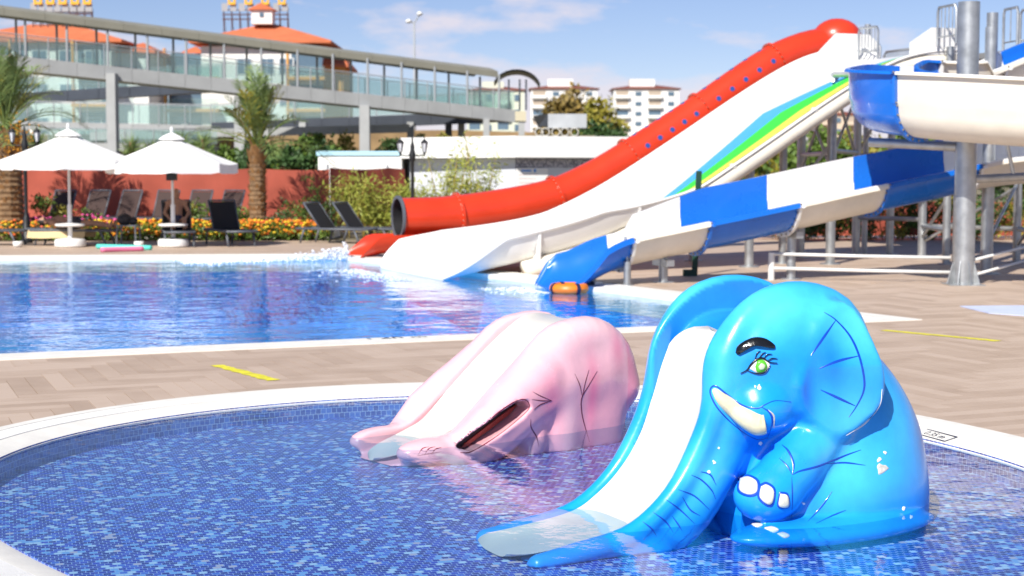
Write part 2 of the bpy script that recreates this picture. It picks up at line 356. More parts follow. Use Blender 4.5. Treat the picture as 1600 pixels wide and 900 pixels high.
# water: fresnel mix of clear and mirror, rippled
def water(name, scale, strength, tint, rough=0.0, stretch=(1, 1, 1)):
    m = bpy.data.materials.new(name); m.use_nodes = True; t = m.node_tree; t.nodes.clear(); l = t.links.new
    o = t.nodes.new('ShaderNodeOutputMaterial'); mix = t.nodes.new('ShaderNodeMixShader'); tr = t.nodes.new('ShaderNodeBsdfTransparent'); gl = t.nodes.new('ShaderNodeBsdfGlossy')
    tr.inputs['Color'].default_value = (*tint, 1); gl.inputs['Roughness'].default_value = rough
    g = t.nodes.new('ShaderNodeNewGeometry'); mp = t.nodes.new('ShaderNodeMapping'); mp.inputs['Scale'].default_value = stretch; l(g.outputs['Position'], mp.inputs['Vector'])
    n1 = t.nodes.new('ShaderNodeTexNoise'); n1.inputs['Scale'].default_value = scale; n1.inputs['Detail'].default_value = 3; l(mp.outputs[0], n1.inputs['Vector'])
    n2 = t.nodes.new('ShaderNodeTexNoise'); n2.inputs['Scale'].default_value = scale * 0.27; n2.inputs['Detail'].default_value = 2; l(mp.outputs[0], n2.inputs['Vector'])
    ad = t.nodes.new('ShaderNodeMath'); ad.operation = 'MULTIPLY_ADD'; ad.inputs[1].default_value = 2.2; l(n2.outputs['Fac'], ad.inputs[0]); l(n1.outputs['Fac'], ad.inputs[2])
    bp = t.nodes.new('ShaderNodeBump'); bp.inputs['Strength'].default_value = strength; bp.inputs['Distance'].default_value = 0.02; l(ad.outputs[0], bp.inputs['Height'])
    l(bp.outputs[0], gl.inputs['Normal']); dt = t.nodes.new('ShaderNodeVectorMath'); dt.operation = 'DOT_PRODUCT'; l(bp.outputs[0], dt.inputs[0]); l(g.outputs['Incoming'], dt.inputs[1])
    def mth(op, src, *vals):
        n_ = t.nodes.new('ShaderNodeMath'); n_.operation = op; l(src, n_.inputs[0])
        for k_, v_ in enumerate(vals): n_.inputs[k_ + 1].default_value = v_
        return n_.outputs[0]
    sch = mth('MULTIPLY_ADD', mth('POWER', mth('MULTIPLY_ADD', mth('ABSOLUTE', dt.outputs['Value']), -1.0, 1.0), 5.0), 0.98, 0.02)      # Schlick reflectance, the same from both sides
    l(sch, mix.inputs[0]); l(tr.outputs[0], mix.inputs[1]); l(gl.outputs[0], mix.inputs[2]); l(mix.outputs[0], o.inputs['Surface'])
    return m
M_w1 = water('paddling pool water', 9.0, 0.12, (0.74, 0.88, 0.96))
M_w2 = water('big pool water', 3.6, 0.5, (0.60, 0.86, 1.0), stretch=(1, 1.0, 1))
b = MB(); b.add([(*p, WZ) for p in circle(KR + 0.004, 128)], [tuple(range(128))]); b.build('paddling_pool_water', M_w1, kind='structure', fix=False)
# big pool
PI_ = inset(POOL, 0.42); PZ = -1.35
b = MB(); b.add([(*p, PZ) for p in PI_], [(0, 1, 2, 3)]); o = b.build('swimming_pool_floor', M_big, kind='structure'); with_flat(o, lambda p: (p[0], p[1], 0))
b = MB()
for i in range(4):
    p, q = PI_[i], PI_[(i + 1) % 4]; b.add([(*p, PZ), (*q, PZ), (*q, -0.02), (*p, -0.02)], [(0, 1, 2, 3)])
o = b.build('swimming_pool_wall', M_big, kind='structure'); with_flat(o, lambda p: (p[0] * 0.7 + p[1] * 0.7, p[2], 0))
b = MB(); b.add([(*p, -0.05) for p in inset(POOL, 0.41)], [(0, 1, 2, 3)]); b.build('swimming_pool_water', M_w2, kind='structure', fix=False)
def coping_ring(d0, d1, z0, z1, zt, name, m, parent=None, kind=None):
    b = MB(); A, B = inset(POOL, d0), inset(POOL, d1)
    for i in range(4):
        j = (i + 1) % 4
        b.add([(*A[i], z0), (*A[j], z0), (*A[j], zt), (*A[i], zt), (*B[i], z1), (*B[j], z1), (*B[j], zt if z1 < zt else z1), (*B[i], zt if z1 < zt else z1)], [(0, 1, 2, 3), (3, 2, 6, 7), (7, 6, 5, 4)])
    return b.build(name, m, parent, kind=kind)
oc = coping_ring(-0.12, 0.21, -0.05, -0.05, 0.022, 'swimming_pool_coping', M_cop, kind='structure')
coping_ring(0.215, 0.425, -0.2, -0.3, 0.012, 'pool_edge_lip', M_cop, oc)
# depth marks lettered on the copings
M_ink = mat('dark blue print', (0.03, 0.035, 0.07), 0.6)
def text(body, size, M, parent, m=M_ink):
    cu = bpy.data.curves.new('depth_mark', 'FONT'); cu.body = body; cu.size = size; cu.align_x = 'CENTER'; cu.align_y = 'CENTER'
    t = bpy.data.objects.new('tmp', cu); col.objects.link(t); dg = bpy.context.evaluated_depsgraph_get(); me = bpy.data.meshes.new_from_object(t.evaluated_get(dg)); bpy.data.objects.remove(t)
    me.transform(M); me.materials.clear(); me.materials.append(m); o = bpy.data.objects.new('depth_mark', me); col.objects.link(o); o.parent = parent; ORG[o.name] = ORG[parent.name]; return o
a = min(np.linspace(0.0, 1.2, 400), key=lambda q: abs(800 + FPX * kpt(q, KR + 0.095)[0] / kpt(q, KR + 0.095)[1] - 1468))
pm = kpt(a, KR + 0.095); tilt = math.atan2(0.034, 0.15); MM = Matrix.Translation((pm[0], pm[1], -0.0025)) @ Matrix.Rotation(a - math.pi / 2, 4, 'Z') @ Matrix.Rotation(tilt, 4, 'X')
text('0.35 m', 0.075, MM, pc)
b = MB()
for x0, y0, x1, y1 in ((-0.17, -0.052, 0.17, -0.042), (-0.17, 0.042, 0.17, 0.052), (-0.17, -0.042, -0.16, 0.042), (0.16, -0.042, 0.17, 0.042)): b.add([MM @ Vector((x, y, 0.0005)) for x, y in ((x0, y0), (x1, y0), (x1, y1), (x0, y1))], [(0, 1, 2, 3)])
b.build('depth_mark_frame', M_ink, pc)
p = G(617, 529.5); pn = np.array(p[:2]); t_ = (pn - K_) @ NLd; pn = K_ + NLd * t_ + np.array([-NLd[1], NLd[0]]) * (-0.32 if (np.array([-NLd[1], NLd[0]]) @ (BF - K_)) < 0 else 0.32)
text('1.40 m', 0.24, Matrix.Translation((pn[0], pn[1], 0.0145)) @ Matrix.Rotation(math.atan2(E1[1], E1[0]), 4, 'Z'), oc)
# ================================================================ SCULPTED SLIDES (signed distance fields meshed by surface nets)
def smin(a, b, k): h = np.maximum(k - np.abs(a - b), 0) / k; return np.minimum(a, b) - h * h * k / 4
def smax(a, b, k): return -smin(-a, -b, k)
def ell(P, c, r):
    q = (P - np.array(c)) / np.array(r); k0 = np.linalg.norm(q, axis=-1); k1 = np.linalg.norm(q / np.array(r), axis=-1); return k0 * (k0 - 1) / np.maximum(k1, 1e-6)
def cap(P, a, b, ra, rb):
    a, b = np.array(a, float), np.array(b, float); d = b - a; h = np.clip(((P - a) @ d) / (d @ d), 0, 1)
    return np.linalg.norm(P - a - h[..., None] * d, axis=-1) - (ra + (rb - ra) * h)
def chain(P, pts, rs, k=0.0):
    d = None
    for i in range(len(pts) - 1):
        e = cap(P, pts[i], pts[i + 1], rs[i], rs[i + 1]); d = e if d is None else (np.minimum(d, e) if k == 0 else smin(d, e, k))
    return d
def poly2(x, z, V):                      # signed distance to a 2-D polygon
    V = np.array(V, float); d = np.full(x.shape, 1e9); s = np.ones(x.shape); k = len(V); j = k - 1
    for i in range(k):
        ex, ez = V[j][0] - V[i][0], V[j][1] - V[i][1]; wx, wz = x - V[i][0], z - V[i][1]
        t = np.clip((wx * ex + wz * ez) / (ex * ex + ez * ez), 0, 1); d = np.minimum(d, (wx - ex * t) ** 2 + (wz - ez * t) ** 2)
        c1, c2, c3 = z >= V[i][1], z < V[j][1], ex * wz > ez * wx
        s = np.where((c1 & c2 & c3) | (~c1 & ~c2 & ~c3), -s, s); j = i
    return s * np.sqrt(d)
def nets(F, lo, hi, h):
    n = [int(math.ceil((hi[i] - lo[i]) / h)) + 1 for i in range(3)]; ax = [lo[i] + h * np.arange(n[i]) for i in range(3)]
    BS = 8; nb_ = [-(-q // BS) for q in n]; D = np.empty([q * BS for q in nb_], np.float32)
    cen = np.stack(np.meshgrid(*[lo[i] + h * (np.arange(nb_[i]) * BS + (BS - 1) / 2) for i in range(3)], indexing='ij'), -1); fc = F(cen)
    D.reshape(nb_[0], BS, nb_[1], BS, nb_[2], BS)[:] = fc[:, None, :, None, :, None]
    act = np.argwhere(np.abs(fc) < h * BS * 1.7); loc = np.stack(np.meshgrid(*[np.arange(BS)] * 3, indexing='ij'), -1)
    for i0 in range(0, len(act), 400):                       # only blocks near the surface are sampled finely
        A = act[i0:i0 + 400]; I = A[:, None, None, None, :] * BS + loc; D[I[..., 0], I[..., 1], I[..., 2]] = F(np.array(lo) + h * I)
    D = D[:n[0], :n[1], :n[2]]
    ins = D < 0; cs = np.zeros([q - 1 for q in n], np.int8)
    C8 = [(i, j, k) for i in (0, 1) for j in (0, 1) for k in (0, 1)]
    sl = lambda c: tuple(slice(c[q], n[q] - 1 + c[q]) for q in range(3))
    for c in C8: cs += ins[sl(c)]
    idx = np.argwhere((cs > 0) & (cs < 8)); num = -np.ones(cs.shape, np.int64); num[tuple(idx.T)] = np.arange(len(idx))
    pos = np.zeros((len(idx), 3)); cnt = np.zeros(len(idx))
    for c in C8:
        for a in range(3):
            if c[a]: continue
            e = list(c); e[a] = 1; d0 = D[tuple((idx + c).T)]; d1 = D[tuple((idx + e).T)]; cr = (d0 < 0) != (d1 < 0)
            t = np.where(cr, d0 / np.where(cr, d0 - d1, 1), 0); p = np.repeat(np.array([c], float), len(idx), 0); p[:, a] = t; pos += p * cr[:, None]; cnt += cr
    P = np.array(lo) + h * (idx + pos / cnt[:, None]); fs = []
    for a in range(3):
        u, v = (a + 1) % 3, (a + 2) % 3; s0 = [slice(0, n[q]) for q in range(3)]; s1 = list(s0); s0[a] = slice(0, n[a] - 1); s1[a] = slice(1, n[a])
        ch = ins[tuple(s0)] != ins[tuple(s1)]; E = np.argwhere(ch); ok = np.all([(E[:, q] > 0) & (E[:, q] < n[q] - 1) for q in (u, v)], 0); E = E[ok]
        du = np.eye(3, dtype=int)[u]; dv = np.eye(3, dtype=int)[v]
        Q = np.stack([num[tuple((E - du - dv).T)], num[tuple((E - dv).T)], num[tuple(E.T)], num[tuple((E - du).T)]], 1)
        fl = ~ins[tuple(E.T)]; Q[fl] = Q[fl][:, ::-1]; fs.append(Q)
    fs = np.concatenate(fs)
    for _ in range(2):
        d = F(P); g = np.stack([(F(P + e) - F(P - e)) for e in np.eye(3) * 0.003], -1) / 0.006; P = P - np.clip(d / np.maximum((g ** 2).sum(-1), 0.2), -h, h)[:, None] * g
    return P, fs
def np_mesh(name, P, fs, m, parent, colors=None):
    me = bpy.data.meshes.new(name); me.from_pydata(P.tolist(), [], fs.tolist()); me.materials.append(m); me.polygons.foreach_set('use_smooth', [True] * len(me.polygons))
    if colors is not None: me.attributes.new('paint', 'FLOAT_COLOR', 'POINT').data.foreach_set('color', np.c_[colors, np.ones(len(P))].ravel())
    o = bpy.data.objects.new(name, me); col.objects.link(o); o.parent = parent; return o
class Frame:                              # local x runs backwards along the slide, local y to the far side; n = -y is the near side
    def __init__(s, O, B):
        s.O = np.array([*O, WZ]); s.B = np.array([*B, 0]) / np.hypot(*B); s.N = np.array([s.B[1], -s.B[0], 0])
    def ray(s, px, py):
        d = ray(px, py); r = CAM - s.O; f = lambda v: np.array([v @ s.B, -(v @ s.N), v[2]]); return f(r), f(d) / np.linalg.norm(d)
    def plane(s, px, py, n):
        o, d = s.ray(px, py); return o + d * ((-n - o[1]) / d[1])
    def tree(s, P, fs):
        from mathutils.bvhtree import BVHTree
        s.bvh = BVHTree.FromPolygons(P.tolist(), fs.tolist())
    def hit(s, F, pts):                     # where a pixel's ray meets the sculpted surface
        Ps, Ns = [], []
        for p in pts:
            o, d = s.ray(*p); q, nn, _, _ = s.bvh.ray_cast(Vector(o), Vector(d))
            if q is None: q, nn, _, _ = s.bvh.find_nearest(Vector(o + d * 8.0))
            Ps.append(np.array(q)); Ns.append(np.array(nn) if np.array(nn) @ d < 0 else -np.array(nn))
        return np.array(Ps), np.array(Ns)
    def root(s, name, label, cat):
        e = empty(name, s.O, label, cat); e.rotation_euler = (0, 0, math.atan2(s.B[1], s.B[0])); ORG[e.name] = np.zeros(3); return e
def densify(pts, n=5): return [tuple(p[:2]) for p in spline([(x, y, 0) for x, y in pts], n)]
def ribbon(fr, F, pts, wpx, name, m, parent, taper=True, off=0.0025):      # a painted stroke lying on the sculpted surface
    q = densify(pts); P, Nn = fr.hit(F, q); k = len(q); b = MB(); rows = []
    for i in range(k):
        t = P[min(i + 1, k - 1)] - P[max(i - 1, 0)]; sd_ = np.cross(Nn[i], t); sd_ /= np.linalg.norm(sd_) + 1e-9
        w = wpx * 0.0026 * (min(1, 0.25 + 2.2 * min(i, k - 1 - i) / k) if taper else 1)
        rows.append([P[i] + sd_ * w + Nn[i] * off * 0.3, P[i] + Nn[i] * off, P[i] - sd_ * w + Nn[i] * off * 0.3])
    b.grid(np.array(rows)); o = b.build(name, m, None, smooth=True, fix=False); o.parent = parent; return o
def patch(fr, F, pts, name, m, parent, off=0.004, dome=0.0, n=5):            # a filled outline lying on the surface
    q = densify(list(pts) + [pts[0]], n)[:-1]; c = np.mean(np.array(q), 0); rings = []
    for s_ in (1.0, 0.93, 0.6, 0.25, 0.02):
        P, Nn = fr.hit(F, [tuple(c + (np.array(p) - c) * s_) for p in q]); rings.append(P + Nn * (off * (0.0 if s_ == 1 else 1) + dome * (1 - s_ ** 2)))
    b = MB(); b.grid(np.array(rings), closed=True); o = b.build(name, m, None, smooth=True); o.parent = parent; return o
M_eleph = mat('glossy blue gelcoat', (0.02, 0.33, 0.85), 0.30, attr='paint', var=0.12, vscale=5, coat=0.2, bump=0.04, bscale=25)
M_chute = mat('cream gelcoat chute', (0.66, 0.635, 0.58), 0.3, var=0.04, vscale=5, coat=0.3)
M_dblue = mat('deep blue paint', (0.005, 0.07, 0.50), 0.3, coat=0.4)
M_black = mat('glossy black paint', (0.008, 0.008, 0.008), 0.18, coat=0.5, bump=0.1, bscale=60)
M_tusk = mat('ivory paint', (0.72, 0.66, 0.42), 0.35, var=0.12, vscale=18, coat=0.3)
M_nail = mat('nail paint', (0.76, 0.72, 0.56), 0.4, var=0.1, vscale=20)
M_white = mat('white paint', (0.85, 0.85, 0.82), 0.35)
M_green = mat('green iris paint', (0.10, 0.48, 0.03), 0.3)
M_pale = mat('pale green paint', (0.50, 0.66, 0.42), 0.35)
M_chip = mat('chipped filler', (0.62, 0.60, 0.54), 0.8, var=0.25, vscale=60)
# ---------------------------------------------------------------- elephant
EF = Frame((0.41, 7.56), (0.90, 0.44))
EAR = [EF.plane(x, y, 0.54)[[0, 2]] for x, y in densify([(1268, 560), (1288, 505), (1322, 472), (1350, 484), (1367, 530), (1378, 590), (1372, 632), (1348, 662), (1316, 684), (1284, 672), (1260, 645), (1252, 605)], 2)]
E_FLOOR = [(1.9, 0.90), (1.3, 0.95), (1.0, 0.965), (0.84, 0.965), (0.72, 0.93), (0.62, 0.84), (0.55, 0.70), (0.49, 0.52), (0.42, 0.34), (0.30, 0.16), (0.15, 0.03), (0.0, -0.045), (-0.3, -0.092), (-0.56, -0.116)]
E_RIM = [(1.30, 0.55), (1.34, 0.80), (1.24, 1.00), (1.0, 1.08), (0.80, 1.06), (0.655, 0.965), (0.555, 0.80), (0.495, 0.57), (0.43, 0.40), (0.31, 0.20), (0.17, 0.06), (0.0, -0.035), (-0.25, -0.08), (-0.46, -0.115)]
def sm2(p, n=5): return [tuple(q[[0, 2]]) for q in spline([(x, 0, z) for x, z in p], n)]
E_FL = sm2(E_FLOOR, 3); E_CARVE = E_FL + [(-0.9, -0.1), (-0.9, 2), (2.6, 2), (2.6, 0.9)]
R_ = sm2(E_RIM, 3)
E_TR = [tuple(q) for q in spline([(0.66, 0.13, 0.56), (0.50, 0.155, 0.26), (0.33, 0.17, 0.02), (0.05, 0.18, -0.12), (-0.46, 0.18, -0.175)], 4)]
E_TRR = list(np.interp(np.linspace(0, 4, len(E_TR)), range(5), [0.22, 0.19, 0.165, 0.14, 0.10]))
def FE(P):
    a, n, z = P[..., 0], np.abs(P[..., 1]), P[..., 2]; Q = np.stack([a, n, z], -1)
    d = smin(ell(Q, (0.88, 0, 0.70), (0.515, 0.475, 0.45)), ell(Q, (1.0, 0.22, 0.76), (0.44, 0.27, 0.385)), 0.08)                                   # head
    d = smin(d, ell(Q, (1.25, 0, 0.10), (0.63, 0.54, 0.80)), 0.07)                      # sitting body
    d = smin(d, ell(Q, (1.37, 0, 0.10), (0.525, 0.49, 0.62)), 0.08)
    d = smin(d, ell(Q, (1.22, 0.27, -0.02), (0.50, 0.28, 0.32)), 0.16)                   # thigh
    d = smin(d, chain(Q, E_TR, E_TRR), 0.07)   # trunk
    d = smin(d, chain(Q, [(x, 0.285, y) for x, y in R_], [0.05 + 0.012 * min(1, max(0, y)) for x, y in R_], 0.0), 0.04)    # rolled rims of the chute
    d = smin(d, ell(Q, (0.73, 0.37, 0.555), (0.165, 0.125, 0.13)), 0.045)               # cheek and lip
    d = smin(d, chain(Q, [(1.06, 0.36, 0.42), (0.86, 0.43, 0.26), (0.75, 0.44, 0.17)], [0.16, 0.14, 0.135]), 0.035)   # bent foreleg
    d = smin(d, ell(Q, (0.70, 0.43, 0.13), (0.165, 0.14, 0.125)), 0.04)
    d = smin(d, ell(Q, (1.06, 0.50, -0.045), (0.60, 0.20, 0.07)), 0.02)                 # hind foot lying in the water
    n0 = 0.47 + 0.065 * np.clip((a - 0.86) / 0.5, 0, 1) - 0.10 * np.clip((z - 0.75) / 0.35, 0, 1)
    e2 = poly2(a, z, EAR) + 0.035; en = np.abs(n - n0) - 0.022
    ear = np.minimum(np.maximum(e2, en), 0) + np.sqrt(np.maximum(e2, 0) ** 2 + np.maximum(en, 0) ** 2) - 0.035
    inner = ell(Q, (1.10, 0.66, 0.68), (0.19, 0.05, 0.24)); ear = smax(ear, -inner, 0.06)
    d = smin(d, ear, 0.05)
    d = smax(d, -(ell(Q, (0.90, 0.585, 0.70), (0.05, 0.07, 0.24))), 0.07)               # hollow before the ear
    c = np.maximum(poly2(a, z, E_CARVE), n - 0.235); d = smax(d, -c, 0.035)             # chute channel
    return np.maximum(d, -(z + 0.118))
P, fs = nets(FE, (-0.62, -0.76, -0.14), (2.08, 0.76, 1.26), 0.0145); EF.tree(P, fs)
def nrm01(x, a, b): return np.clip((x - a) / (b - a), 0, 1)
def blob(P, c, r): return np.exp(-(((P - np.array(c)) / np.array(r)) ** 2).sum(-1))
def sym(P): Q = P.copy(); Q[:, 1] = np.abs(Q[:, 1]); return Q
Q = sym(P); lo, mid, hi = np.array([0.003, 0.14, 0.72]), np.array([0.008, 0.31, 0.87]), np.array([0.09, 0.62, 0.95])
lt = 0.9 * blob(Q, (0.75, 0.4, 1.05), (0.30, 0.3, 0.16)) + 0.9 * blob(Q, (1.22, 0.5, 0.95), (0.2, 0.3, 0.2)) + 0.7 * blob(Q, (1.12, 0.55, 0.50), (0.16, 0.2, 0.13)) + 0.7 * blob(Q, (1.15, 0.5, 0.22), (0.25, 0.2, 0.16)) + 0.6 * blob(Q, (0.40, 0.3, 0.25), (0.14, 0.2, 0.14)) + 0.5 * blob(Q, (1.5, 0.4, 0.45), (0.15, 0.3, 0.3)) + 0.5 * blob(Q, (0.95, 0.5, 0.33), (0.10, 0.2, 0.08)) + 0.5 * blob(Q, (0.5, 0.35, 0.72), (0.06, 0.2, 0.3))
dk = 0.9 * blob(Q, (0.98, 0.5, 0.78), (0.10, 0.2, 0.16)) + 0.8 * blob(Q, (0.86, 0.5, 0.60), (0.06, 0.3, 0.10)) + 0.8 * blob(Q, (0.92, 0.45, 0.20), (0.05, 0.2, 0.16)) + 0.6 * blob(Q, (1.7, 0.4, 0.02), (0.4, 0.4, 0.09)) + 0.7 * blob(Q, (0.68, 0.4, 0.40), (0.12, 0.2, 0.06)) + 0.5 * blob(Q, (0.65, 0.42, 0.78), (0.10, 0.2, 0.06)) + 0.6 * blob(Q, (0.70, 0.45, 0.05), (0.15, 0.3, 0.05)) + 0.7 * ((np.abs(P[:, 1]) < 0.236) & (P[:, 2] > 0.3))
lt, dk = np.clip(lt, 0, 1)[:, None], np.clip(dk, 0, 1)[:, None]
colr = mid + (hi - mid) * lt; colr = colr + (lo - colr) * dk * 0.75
er = EF.root('elephant_slide', 'glossy blue elephant slide with green eye and ivory tusk sitting in paddling pool', 'slide')
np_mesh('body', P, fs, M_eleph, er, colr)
# chute liner: white floor, arched at its top end
b = MB(); rows = []; FL = [q for q in sm2(E_FLOOR, 8) if q[0] < 0.67]
for i, (x, z) in enumerate(FL):
    x2, z2 = FL[min(i + 1, len(FL) - 1)]; x1, z1 = FL[max(i - 1, 0)]; t = np.array([x2 - x1, z2 - z1]); t /= np.linalg.norm(t); nn = np.array([t[1], -t[0]]); nn = nn if nn[1] > 0 or nn[0] < 0 else -nn
    if nn[1] < 0: nn = -nn
    s_ = i / 9.0; e_ = min(1, 0.25 + (len(FL) - 1 - i) / 5.0); w = 0.238 * math.sqrt(max(0.02, 1 - (1 - e_) ** 2)) * (math.sqrt(max(0, 1 - (1 - s_) ** 2)) if s_ < 1 else 1) + 0.002
    rows.append([(x + nn[0] * (0.006 + 0.030 * abs(u) ** 4), -u * w, z + nn[1] * (0.006 + 0.030 * abs(u) ** 4)) for u in np.linspace(-1, 1, 15)])
b.grid(np.array(rows)); o = b.build('chute', M_chute, None, smooth=True); o.parent = er
fx = lambda pts, w, nm='crease_line', m=M_dblue, **k: ribbon(EF, FE, pts, w, nm, m, er, **k)
# eye
ey = patch(EF, FE, [(1171, 576), (1180, 566), (1192, 562), (1203, 570), (1196, 580), (1184, 583)], 'eye', M_white, er, 0.004, 0.006)
o = patch(EF, FE, [(1179, 573), (1184, 563), (1194, 563), (1199, 572), (1194, 581), (1183, 582)], 'iris', M_green, ey, 0.0085, 0.006); o.parent = ey
o = patch(EF, FE, [(1184, 573), (1189, 567), (1195, 571), (1193, 577), (1187, 578)], 'pupil', M_pale, ey, 0.0150, 0.004); o.parent = ey
for pts, w in (([(1157, 583), (1167, 578), (1173, 570), (1182, 562), (1192, 560), (1202, 566), (1214, 567)], 2.0), ([(1167, 578), (1176, 582), (1186, 584), (1196, 581), (1203, 570)], 1.1), ([(1179, 561), (1183, 552), (1188, 548)], 1.0), ([(1186, 559), (1191, 553), (1196, 550)], 1.0), ([(1193, 559), (1199, 554), (1206, 553)], 1.0), ([(1199, 563), (1206, 560), (1214, 560)], 1.0)):
    o = fx(pts, w, 'eyelash', M_black, off=0.012)
patch(EF, FE, [(1149, 551), (1152, 541), (1164, 532), (1180, 527), (1196, 529), (1209, 537), (1212, 543), (1206, 545), (1190, 541), (1172, 543), (1160, 551), (1153, 555)], 'eyebrow', M_black, er, 0.014, 0.012)
# tusk
sp = [(1196, 663, 17), (1184, 664, 19), (1166, 655, 17), (1147, 641, 14), (1130, 625, 11), (1119, 613, 7), (1114, 608, 4)]
Pt, Nt = EF.hit(FE, [(x, y) for x, y, r in sp]); b = MB(); b.tube(spline(Pt - Nt * 0.012, 4), np.interp(np.linspace(0, 6, 25), range(7), [r * 0.00315 for _, _, r in sp]), 14)
o = b.build('tusk', M_tusk, None, smooth=True); o.parent = er
fx([(1200, 684), (1185, 687), (1165, 678), (1140, 658), (1120, 636), (1110, 615), (1112, 605), (1120, 604), (1138, 618), (1160, 633), (1183, 638), (1196, 632), (1212, 626), (1236, 628)], 1.6)
fx([(1190, 636), (1203, 645), (1207, 660), (1200, 682)], 2.2); fx([(1200, 640), (1209, 650), (1209, 668)], 1.6, 'worn_edge', M_chip, off=0.005)
# ear lines
for pts in ([(1288, 488), (1306, 500), (1328, 525), (1342, 555), (1350, 590), (1349, 612), (1338, 635), (1326, 652)], [(1306, 500), (1285, 530), (1267, 556)], [(1342, 556), (1310, 564), (1280, 576)], [(1336, 634), (1310, 622), (1282, 609)]): fx(pts, 2.4)
fx([(1378, 608), (1374, 634), (1352, 661), (1334, 673), (1322, 680)], 1.7, 'worn_edge', M_white, off=0.004)
# body folds
for pts, w in (([(1238, 742), (1250, 736), (1280, 728), (1320, 712), (1345, 703)], 2.0), ([(1290, 725), (1320, 723), (1352, 727)], 1.6), ([(1238, 742), (1240, 725), (1232, 705), (1222, 695)], 2.2), ([(1238, 742), (1230, 728), (1218, 716)], 1.4), ([(1262, 815), (1285, 790), (1300, 768)], 1.5), ([(1275, 818), (1300, 806), (1322, 797)], 1.5), ([(1237, 745), (1238, 775), (1237, 810)], 1.6)): fx(pts, w)
for pts in ([(1080, 742), (1096, 750), (1112, 766), (1118, 780)], [(1060, 765), (1085, 775), (1108, 796)], [(1040, 780), (1062, 796), (1085, 818)], [(1066, 776), (1078, 796), (1094, 806)], [(1020, 800), (1040, 815), (1052, 832)], [(1050, 806), (1060, 820), (1066, 830)], [(1095, 737), (1110, 742), (1119, 758)], [(1004, 815), (1018, 826), (1026, 838)]): fx(pts, 1.5)
# toenails
for pts in ([(1157, 748), (1170, 745), (1183, 753), (1182, 769), (1170, 773), (1156, 766)], [(1189, 760), (1198, 757), (1209, 766), (1207, 785), (1199, 788), (1187, 777)], [(1219, 771), (1230, 774), (1232, 790), (1222, 793), (1216, 788)]):
    c = np.mean(np.array(pts), 0); patch(EF, FE, [tuple(c + (np.array(p) - c) * 1.28) for p in pts], 'toenail_outline', M_dblue, er, 0.003, 0.0); patch(EF, FE, pts, 'toenail', M_nail, er, 0.007, 0.003)
for pts in ([(1194, 825), (1206, 823), (1217, 828), (1208, 832)], [(1214, 834), (1224, 832), (1234, 837), (1226, 841)], [(1172, 819), (1182, 817), (1192, 820), (1182, 823)]): patch(EF, FE, pts, 'toenail', M_nail, er, 0.004, 0.003)
# chips in the paint
for c, r in (((1378, 732), 9), ((1374, 718), 4), ((1186, 605), 4), ((1180, 604), 2), ((1116, 722), 3), ((1383, 707), 3), ((1412, 795), 3), ((1108, 738), 3), ((1123, 700), 2), ((1188, 693), 3), ((1424, 808), 3), ((1256, 787), 2)):
    k = 9; rr = [r * random.uniform(0.55, 1.25) for _ in range(k)]
    patch(EF, FE, [(c[0] + rr[i] * math.cos(6.283 * i / k), c[1] + rr[i] * 1.1 * math.sin(6.283 * i / k)) for i in range(k)], 'paint_chip', M_chip if r > 5 else M_white, er, 0.002, 0.0, 2)
# ---------------------------------------------------------------- pink slide animal
HF = Frame((-0.52, 9.95), (0.79, 0.61))
H_FLOOR = [(1.7, 0.45), (1.35, 0.62), (1.12, 0.682), (0.97, 0.682), (0.83, 0.625), (0.56, 0.44), (0.25, 0.185), (0.08, 0.055), (-0.05, 0.0), (-0.2, -0.05), (-0.45, -0.118)]
H_CARVE = sm2(H_FLOOR, 3) + [(-0.9, -0.1), (-0.9, 2), (2.6, 2), (2.6, 0.4)]
SLOT = [HF.plane(x, y, 0.47)[[0, 2]] for x, y in [(727, 700), (747, 680), (780, 648), (806, 630), (820, 628), (824, 636), (812, 651), (780, 676), (742, 703)]]
H_RID = [tuple(q) for q in spline([(-0.06, 0.28, -0.05), (0.10, 0.285, -0.015), (0.30, 0.285, 0.125), (0.51, 0.29, 0.29), (0.77, 0.28, 0.515), (0.93, 0.28, 0.575), (1.12, 0.27, 0.575), (1.28, 0.26, 0.46), (1.36, 0.25, 0.25)], 3)]
H_RAD = list(np.interp(np.linspace(0, 8, len(H_RID)), range(9), [0.105, 0.135, 0.145, 0.15, 0.155, 0.15, 0.15, 0.155, 0.16]))
